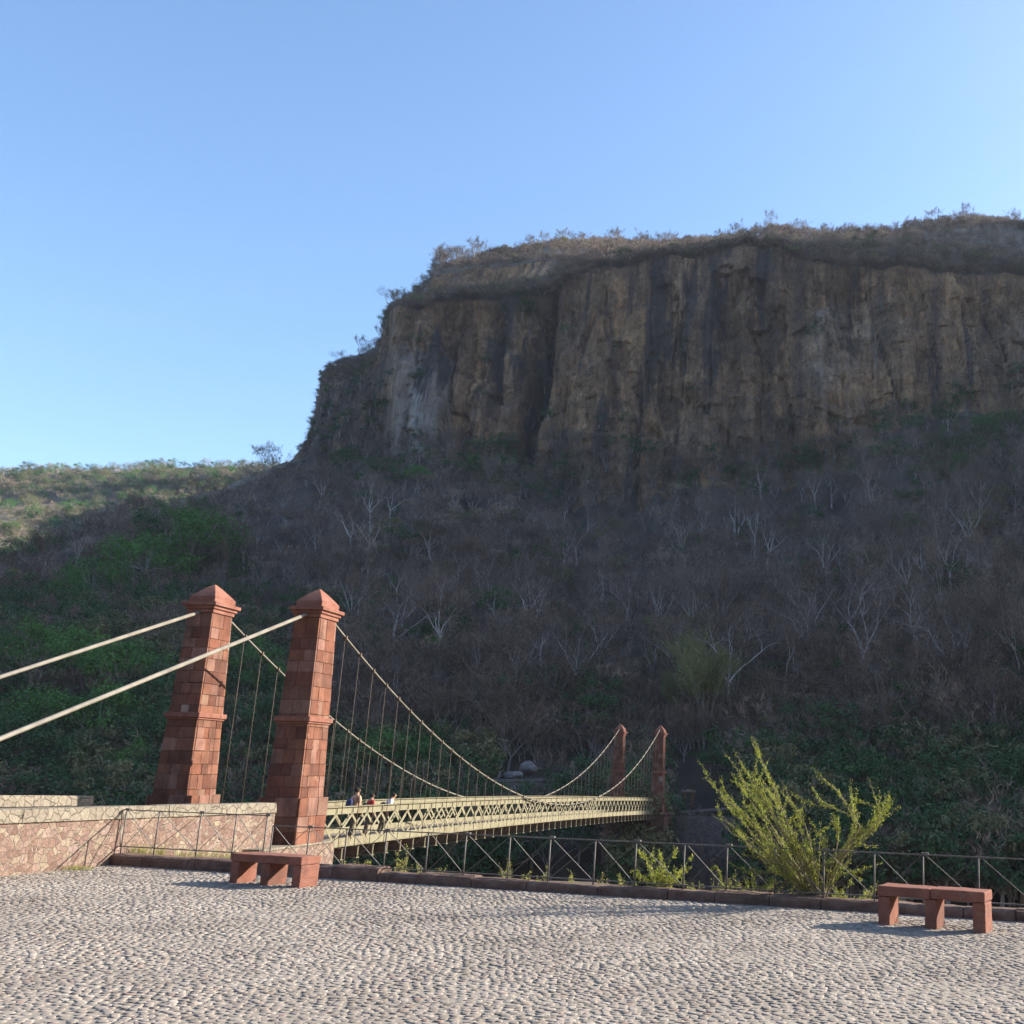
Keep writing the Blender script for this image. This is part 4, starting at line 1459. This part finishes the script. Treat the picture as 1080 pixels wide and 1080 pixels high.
# cliff top scrub
kinds_t = [shrub_mesh('scrub_kind_%s' % a, s, [MT['twig'], MT[m_]], lf, 3.) for a, s, m_, lf in
           (('a', 51, 'twigw', 0), ('b', 52, 'twigw', 0), ('c', 53, 'twig', 0), ('d', 54, 'leafy', 1))]
pts, idx = [], []
i0 = nS+nCf-1
while len(pts) < 7200:
    c_ = RN.randrange(60, len(pxs)-10)
    if not 315 < pxs[c_] < 1500:
        continue
    q_ = RN.random()
    r_ = RN.randrange(i0-1, i0+15) if q_ < .36 else (RN.randrange(i0+15, i0+16+22+26+2) if q_ < .74 else RN.randrange(i0+57, i0+67))
    if 446 < pxs[c_] < 588 and i0+15 < r_ < i0+36:
        continue
    p = full[r_, c_]+np.array([RN.uniform(-.5, .5), RN.uniform(-.5, .5), -.1])
    pts.append(p)
    idx.append(3 if RN.random() < .03 else (2 if (r_ < i0+15 or pxs[c_] < 560) and RN.random() < .8 else RN.choice((0, 1, 0, 1, 2))))  # darker kind on the lower rows paints in their shade; left end darker too
n = len(pts)
scl_ = [RN.uniform(.6, 1.25)*(.5 if p[0] < -85 else 1) for p in pts]
points_object('cliff_top_scrub', pts, [RN.uniform(0, 6.28) for _ in range(n)], scl_, idx, kinds_t, 'dry brown scrub on the slope above the cliff edge')
# bushes clinging to the cliff and its foot
pts, idx = [], []
while len(pts) < 420:
    x, y = RN.uniform(330, 1100), RN.uniform(330, 520)
    p = hit(x, y)
    if p is None:
        continue
    yb_ = float(np.interp(x, pxs, yC))
    if RN.random() > (.9 if y > yb_-26 else (.8 if x < 413 else (.5 if 555 < x < 580 else .05))):
        continue
    pts.append(p)
    idx.append(RN.choice((0, 1, 2, 4, 4)))
n = len(pts)
points_object('cliff_bushes', pts, [RN.uniform(0, 6.28) for _ in range(n)], [RN.uniform(.5, 1.) for _ in range(n)], idx, kinds_a, 'dark bushes clinging to the ledges and foot of the cliff')
# far hill woodland
kinds_f = [shrub_mesh('far_wood_kind_%s' % a, s, [MT['bark'], MT[m_]], lf, 5.) for a, s, m_, lf in
           (('a', 61, 'leafy', 1), ('b', 62, 'leaf', 1), ('c', 63, 'twigw', 0), ('d', 64, 'leafd', 1))]
pts, idx = [], []
while len(pts) < 4200:
    x, y = RN.uniform(-260, 420), (RN.uniform(490, 660) if RN.random() < .75 else RN.uniform(488, 520))
    p = hit(x, y, BVF)
    if p is None:
        continue
    p[2] -= RN.uniform(.6, 1.8)
    pts.append(p)
    idx.append(RN.choice((0, 0, 1, 2, 2, 3)))
n = len(pts)
points_object('far_hill_woodland', pts, [RN.uniform(0, 6.28) for _ in range(n)], [RN.choice((RN.uniform(.5, 1.), RN.uniform(.8, 1.5))) for _ in range(n)], idx, kinds_f, 'mixed green and brown woodland on the sunlit far hill')

# ------------------------------------------------------------------ foreground bush and weeds
def wispy(seed, base, targets, leaf, nl=70, twig=6, rad=.014, sag=.15):
    """stems from base to each target, short side twigs, small leaves in clusters"""
    r = random.Random(seed)
    st, lf = MB(), MB()
    vs, fs = [], []
    def leafq(p, d, s):
        nn = unit(np.array([r.gauss(0, 1), r.gauss(0, 1), r.gauss(0, 1)]))
        a = unit(d*.6+nn)
        b = unit(np.cross(a, np.array([r.gauss(0, 1), r.gauss(0, 1), r.gauss(0, 1)])))
        k = len(vs)
        vs.extend([p, p+a*s*.5+b*s*.24, p+a*s, p+a*s*.5-b*s*.24])
        fs.append((k, k+1, k+2, k+3))
    for tg in targets:
        poly = None
        if isinstance(tg, list):
            poly, tg = tg, tg[-1]
        b0 = base+np.array([r.gauss(0, .07), r.gauss(0, .07), 0])
        L = np.linalg.norm(tg-b0)
        mid = (b0+tg)/2+np.array([r.gauss(0, .06), r.gauss(0, .1), sag*L*r.uniform(.2, .8)])
        pts = []
        for i in range(11):
            t = i/10
            pts.append(b0*(1-t)**2+mid*2*t*(1-t)+tg*t*t+np.array([r.gauss(0, .006), r.gauss(0, .006), r.gauss(0, .006)])*L*min(1, i/3))
        if poly is not None:
            cp = [b0]+poly
            L = sum(np.linalg.norm(b_-a_) for a_, b_ in zip(cp[:-1], cp[1:]))
            pts = []
            for i in range(11):
                q_ = i/10*(len(cp)-1)*.9999
                k_ = int(q_)
                f_ = q_-k_
                p0, p1, p2, p3 = cp[max(k_-1, 0)], cp[k_], cp[k_+1], cp[min(k_+2, len(cp)-1)]
                pts.append(.5*(2*p1+(p2-p0)*f_+(2*p0-5*p1+4*p2-p3)*f_**2+(3*p1-p0-3*p2+p3)*f_**3))
        rr = [rad*(1-.85*i/10)*min(1.3, .5+L/2) for i in range(11)]
        st.tube(pts, rr, 5)
        segs = [(pts, 1.)]
        for k in range(twig):
            i = r.randrange(2, 10)
            d = unit(pts[i+1 if i < 10 else 10]-pts[i-1])
            dd = unit(d+np.array([r.gauss(0, .45), r.gauss(0, .4), r.gauss(.1, .45)]))
            ln = L*r.uniform(.1, .26)
            p1, p2 = pts[i]+dd*ln*.5, pts[i]+dd*ln+np.array([0, 0, .03])
            st.tube([pts[i], p1, p2], [rr[i]*.55, rr[i]*.4, .002], 4)
            segs.append(([pts[i], p1, p2], .5))
        for ps, wt in segs:
            for k in range(int(nl*wt*L/1.5)):
                s = (1-(1-(.06 if wt == 1. else 0))*r.random()**.75)*(len(ps)-1)*.999
                i = min(int(s), len(ps)-2)
                p = ps[i]*(1-s+i)+ps[i+1]*(s-i)
                d = unit(ps[i+1]-ps[i])
                leafq(p+np.array([r.gauss(0, .014), r.gauss(0, .014), r.gauss(0, .014)]), d, leaf*r.uniform(.5, 1.25))
    lf.add(vs, fs)
    return st, lf
bb = gr(862, 956)
bb[2] = 0
bb = bb+kn*.12
def tgt(x, y, dy):
    return at(x, y, bb[1]+dy)
rr_ = random.Random(5)
tg = []
for (x, y) in [(741, 818), (752, 836), (766, 792), (772, 786), (795, 784), (804, 806), (760, 853), (752, 856), (820, 822), (784, 812), (798, 830), (812, 842), (824, 862), (836, 850), (780, 876), (792, 896),
               (808, 900), (846, 868), (770, 840), (786, 846), (800, 862), (778, 826), (815, 815)]:
    tg.append(tgt(x+rr_.uniform(-4, 4), y+rr_.uniform(-4, 4), rr_.uniform(-.55, .55)))
for (x, y) in [(906, 890), (870, 880), (900, 930), (868, 862)]:
    tg.append(tgt(x+rr_.uniform(-3, 3), y+rr_.uniform(-3, 3), rr_.uniform(-.4, .4)))
for pl in ([(884, 905), (903, 868), (892, 846), (877, 828), (860, 820)], [(890, 898), (907, 872), (893, 858), (872, 851), (851, 848)], [(882, 910), (908, 880), (926, 866), (928, 856), (918, 849), (906, 845)],
           [(888, 906), (915, 880), (930, 862), (937, 848)], [(880, 918), (896, 896), (912, 884), (924, 874)], [(885, 925), (900, 920), (912, 918), (918, 913)], [(880, 905), (884, 880), (880, 868), (868, 876)],
           [(875, 915), (896, 886), (901, 862), (898, 845)], [(880, 912), (902, 882), (920, 872), (931, 852), (930, 846)], [(840, 928), (812, 920), (795, 922), (782, 915)], [(845, 935), (820, 930), (800, 938), (786, 930)]):
    d_ = rr_.uniform(-.4, .4)
    tg.append([tgt(x, y, d_*(i+1)/len(pl)) for i, (x, y) in enumerate(pl)])
st, lf = wispy(71, bb, tg, .034, 100, 6, .012, .03)
bush = thing('leafy_bush', 'tall wispy yellow green bush growing through the railing beside the right bench', 'bush', bb)
st.build('stems', MT['stem'], bush)
lf.build('foliage', MT['leafb'], bush)

def small_bush(label, px, py, ext, seed, nst, leaf=.035, nl=90, name='small_bush', cat='bush', grp=None, v0=None):
    b = KP(u_of(px, .4 if v0 is None else v0), .4 if v0 is None else v0, 0)
    r = random.Random(seed)
    tg = []
    for k in range(nst):
        tg.append(b+np.array([r.uniform(-ext[0], ext[0]), r.uniform(-.25, .25), ext[1]*r.uniform(.45, 1)]))
    s, l = wispy(seed, b, tg, leaf, nl, 4, .007, .1)
    o = thing(name, label, cat, b, grp)
    s.build('stems', MT['stem'], o)
    l.build('foliage', MT['leafb'], o)
    return o
small_bush('small leafy shrub behind the railing, left of the tall bush', 700, 935, (.5, .66), 81, 22, .04, 110)
small_bush('low trailing plant at the kerb between the small shrub and the tall bush', 745, 940, (.55, .42), 82, 8, .028, 50, 'trailing_plant', 'plant')
small_bush('low leafy shrub spreading at the left foot of the tall bush', 800, 945, (.6, .4), 83, 10, .03, 60)
small_bush('low leafy shrub at the right foot of the tall bush', 900, 948, (.45, .35), 84, 12, .035, 90)
small_bush('slender climbing weed on the railing under the near end of the bridge', 424, 915, (.22, .62), 85, 5, .035, 45, 'climbing_weed', 'weed')
small_bush('thin pale weed behind the railing below the middle of the bridge', 536, 925, (.16, .42), 86, 5, .03, 60, 'pale_weed', 'weed')
for i, px in enumerate((375, 390, 438, 470, 560, 575, 606, 640, 660, 672, 770, 840, 950, 985)):
    small_bush('tiny green weed sprouting along the back of the kerb', px, 930, (.1, RN.uniform(.24, .36)), 90+i, 4, .03, 55, 'kerb_weed', 'weed', 'weeds along the kerb')
# arching shoot
b = KP(u_of(762, .3), .3, .15)
pts = [at(x, y, b[1]) for x, y in ((763, 942), (760, 928), (759, 918), (754, 914), (749, 919))]
s_, l_ = MB(), MB()
s_.tube(pts, [.008, .007, .006, .005, .003], 5)
vs, fs = [], []
r = random.Random(99)
for k in range(150):
    s = r.uniform(0, 3.99)
    i = int(s)
    p = pts[i]*(1-s+i)+pts[i+1]*(s-i)
    a = unit(np.array([r.gauss(0, 1), r.gauss(0, 1), r.gauss(0, 1)]))*.04
    q = unit(np.array([r.gauss(0, 1), r.gauss(0, 1), r.gauss(0, 1)]))*.012
    b4 = len(vs)
    vs += [p, p+a*.5+q, p+a, p+a*.5-q]
    fs.append((b4, b4+1, b4+2, b4+3))
l_.add(vs, fs)
o = thing('arching_shoot', 'single leafy shoot arching over like a hook left of the tall bush', 'plant', b)
s_.build('stem', MT['stem'], o)
l_.build('foliage', MT['leafb'], o)
# grass tufts at the foot of the wall
def tuft(px, py, wdt, hgt, n, label, seed, base=None):
    r = random.Random(seed)
    b = gr(px, py) if base is None else base
    m = MB()
    for k in range(n):
        p = b+np.array([r.uniform(-wdt, wdt), r.uniform(-.12, .12), -.01])
        d = np.array([r.gauss(0, .35), r.gauss(0, .35), 1])*hgt*r.uniform(.5, 1.1)
        s = np.array([r.uniform(-1, 1), r.uniform(-1, 1), 0])*.006
        m.add([p-s, p+s, p+d*.6+s*.6, p+d*.6-s*.6, p+d+np.array([d[0], d[1], 0])*.3], [(0, 1, 2, 3), (3, 2, 4)])
    o = m.build('grass_tuft', MT['straw'])
    tag(o, label, 'grass', 'grass tufts by the rubble wall')
tuft(76, 917, .35, .1, 260, 'yellowish grass tuft on the cobbles at the foot of the rubble wall', 1)
tuft(107, 911, .2, .2, 200, 'grass tuft where the kerb meets the rubble wall', 2)
kp = lambda px, v: KP(u_of(px, v), v, .0)
tuft(0, 0, .5, .3, 320, 'yellow green grass patch behind the raised railing, left one', 3, kp(150, .55)+np.array([0, 0, .1]))
tuft(0, 0, .6, .25, 300, 'yellow green grass patch behind the raised railing, right one', 4, kp(222, .6)+np.array([0, 0, .1]))

# housekeeping
for o in list(bpy.data.objects):
    for k in ('_used', '_o'):
        if k in o:
            del o[k]
bpy.context.view_layer.update()
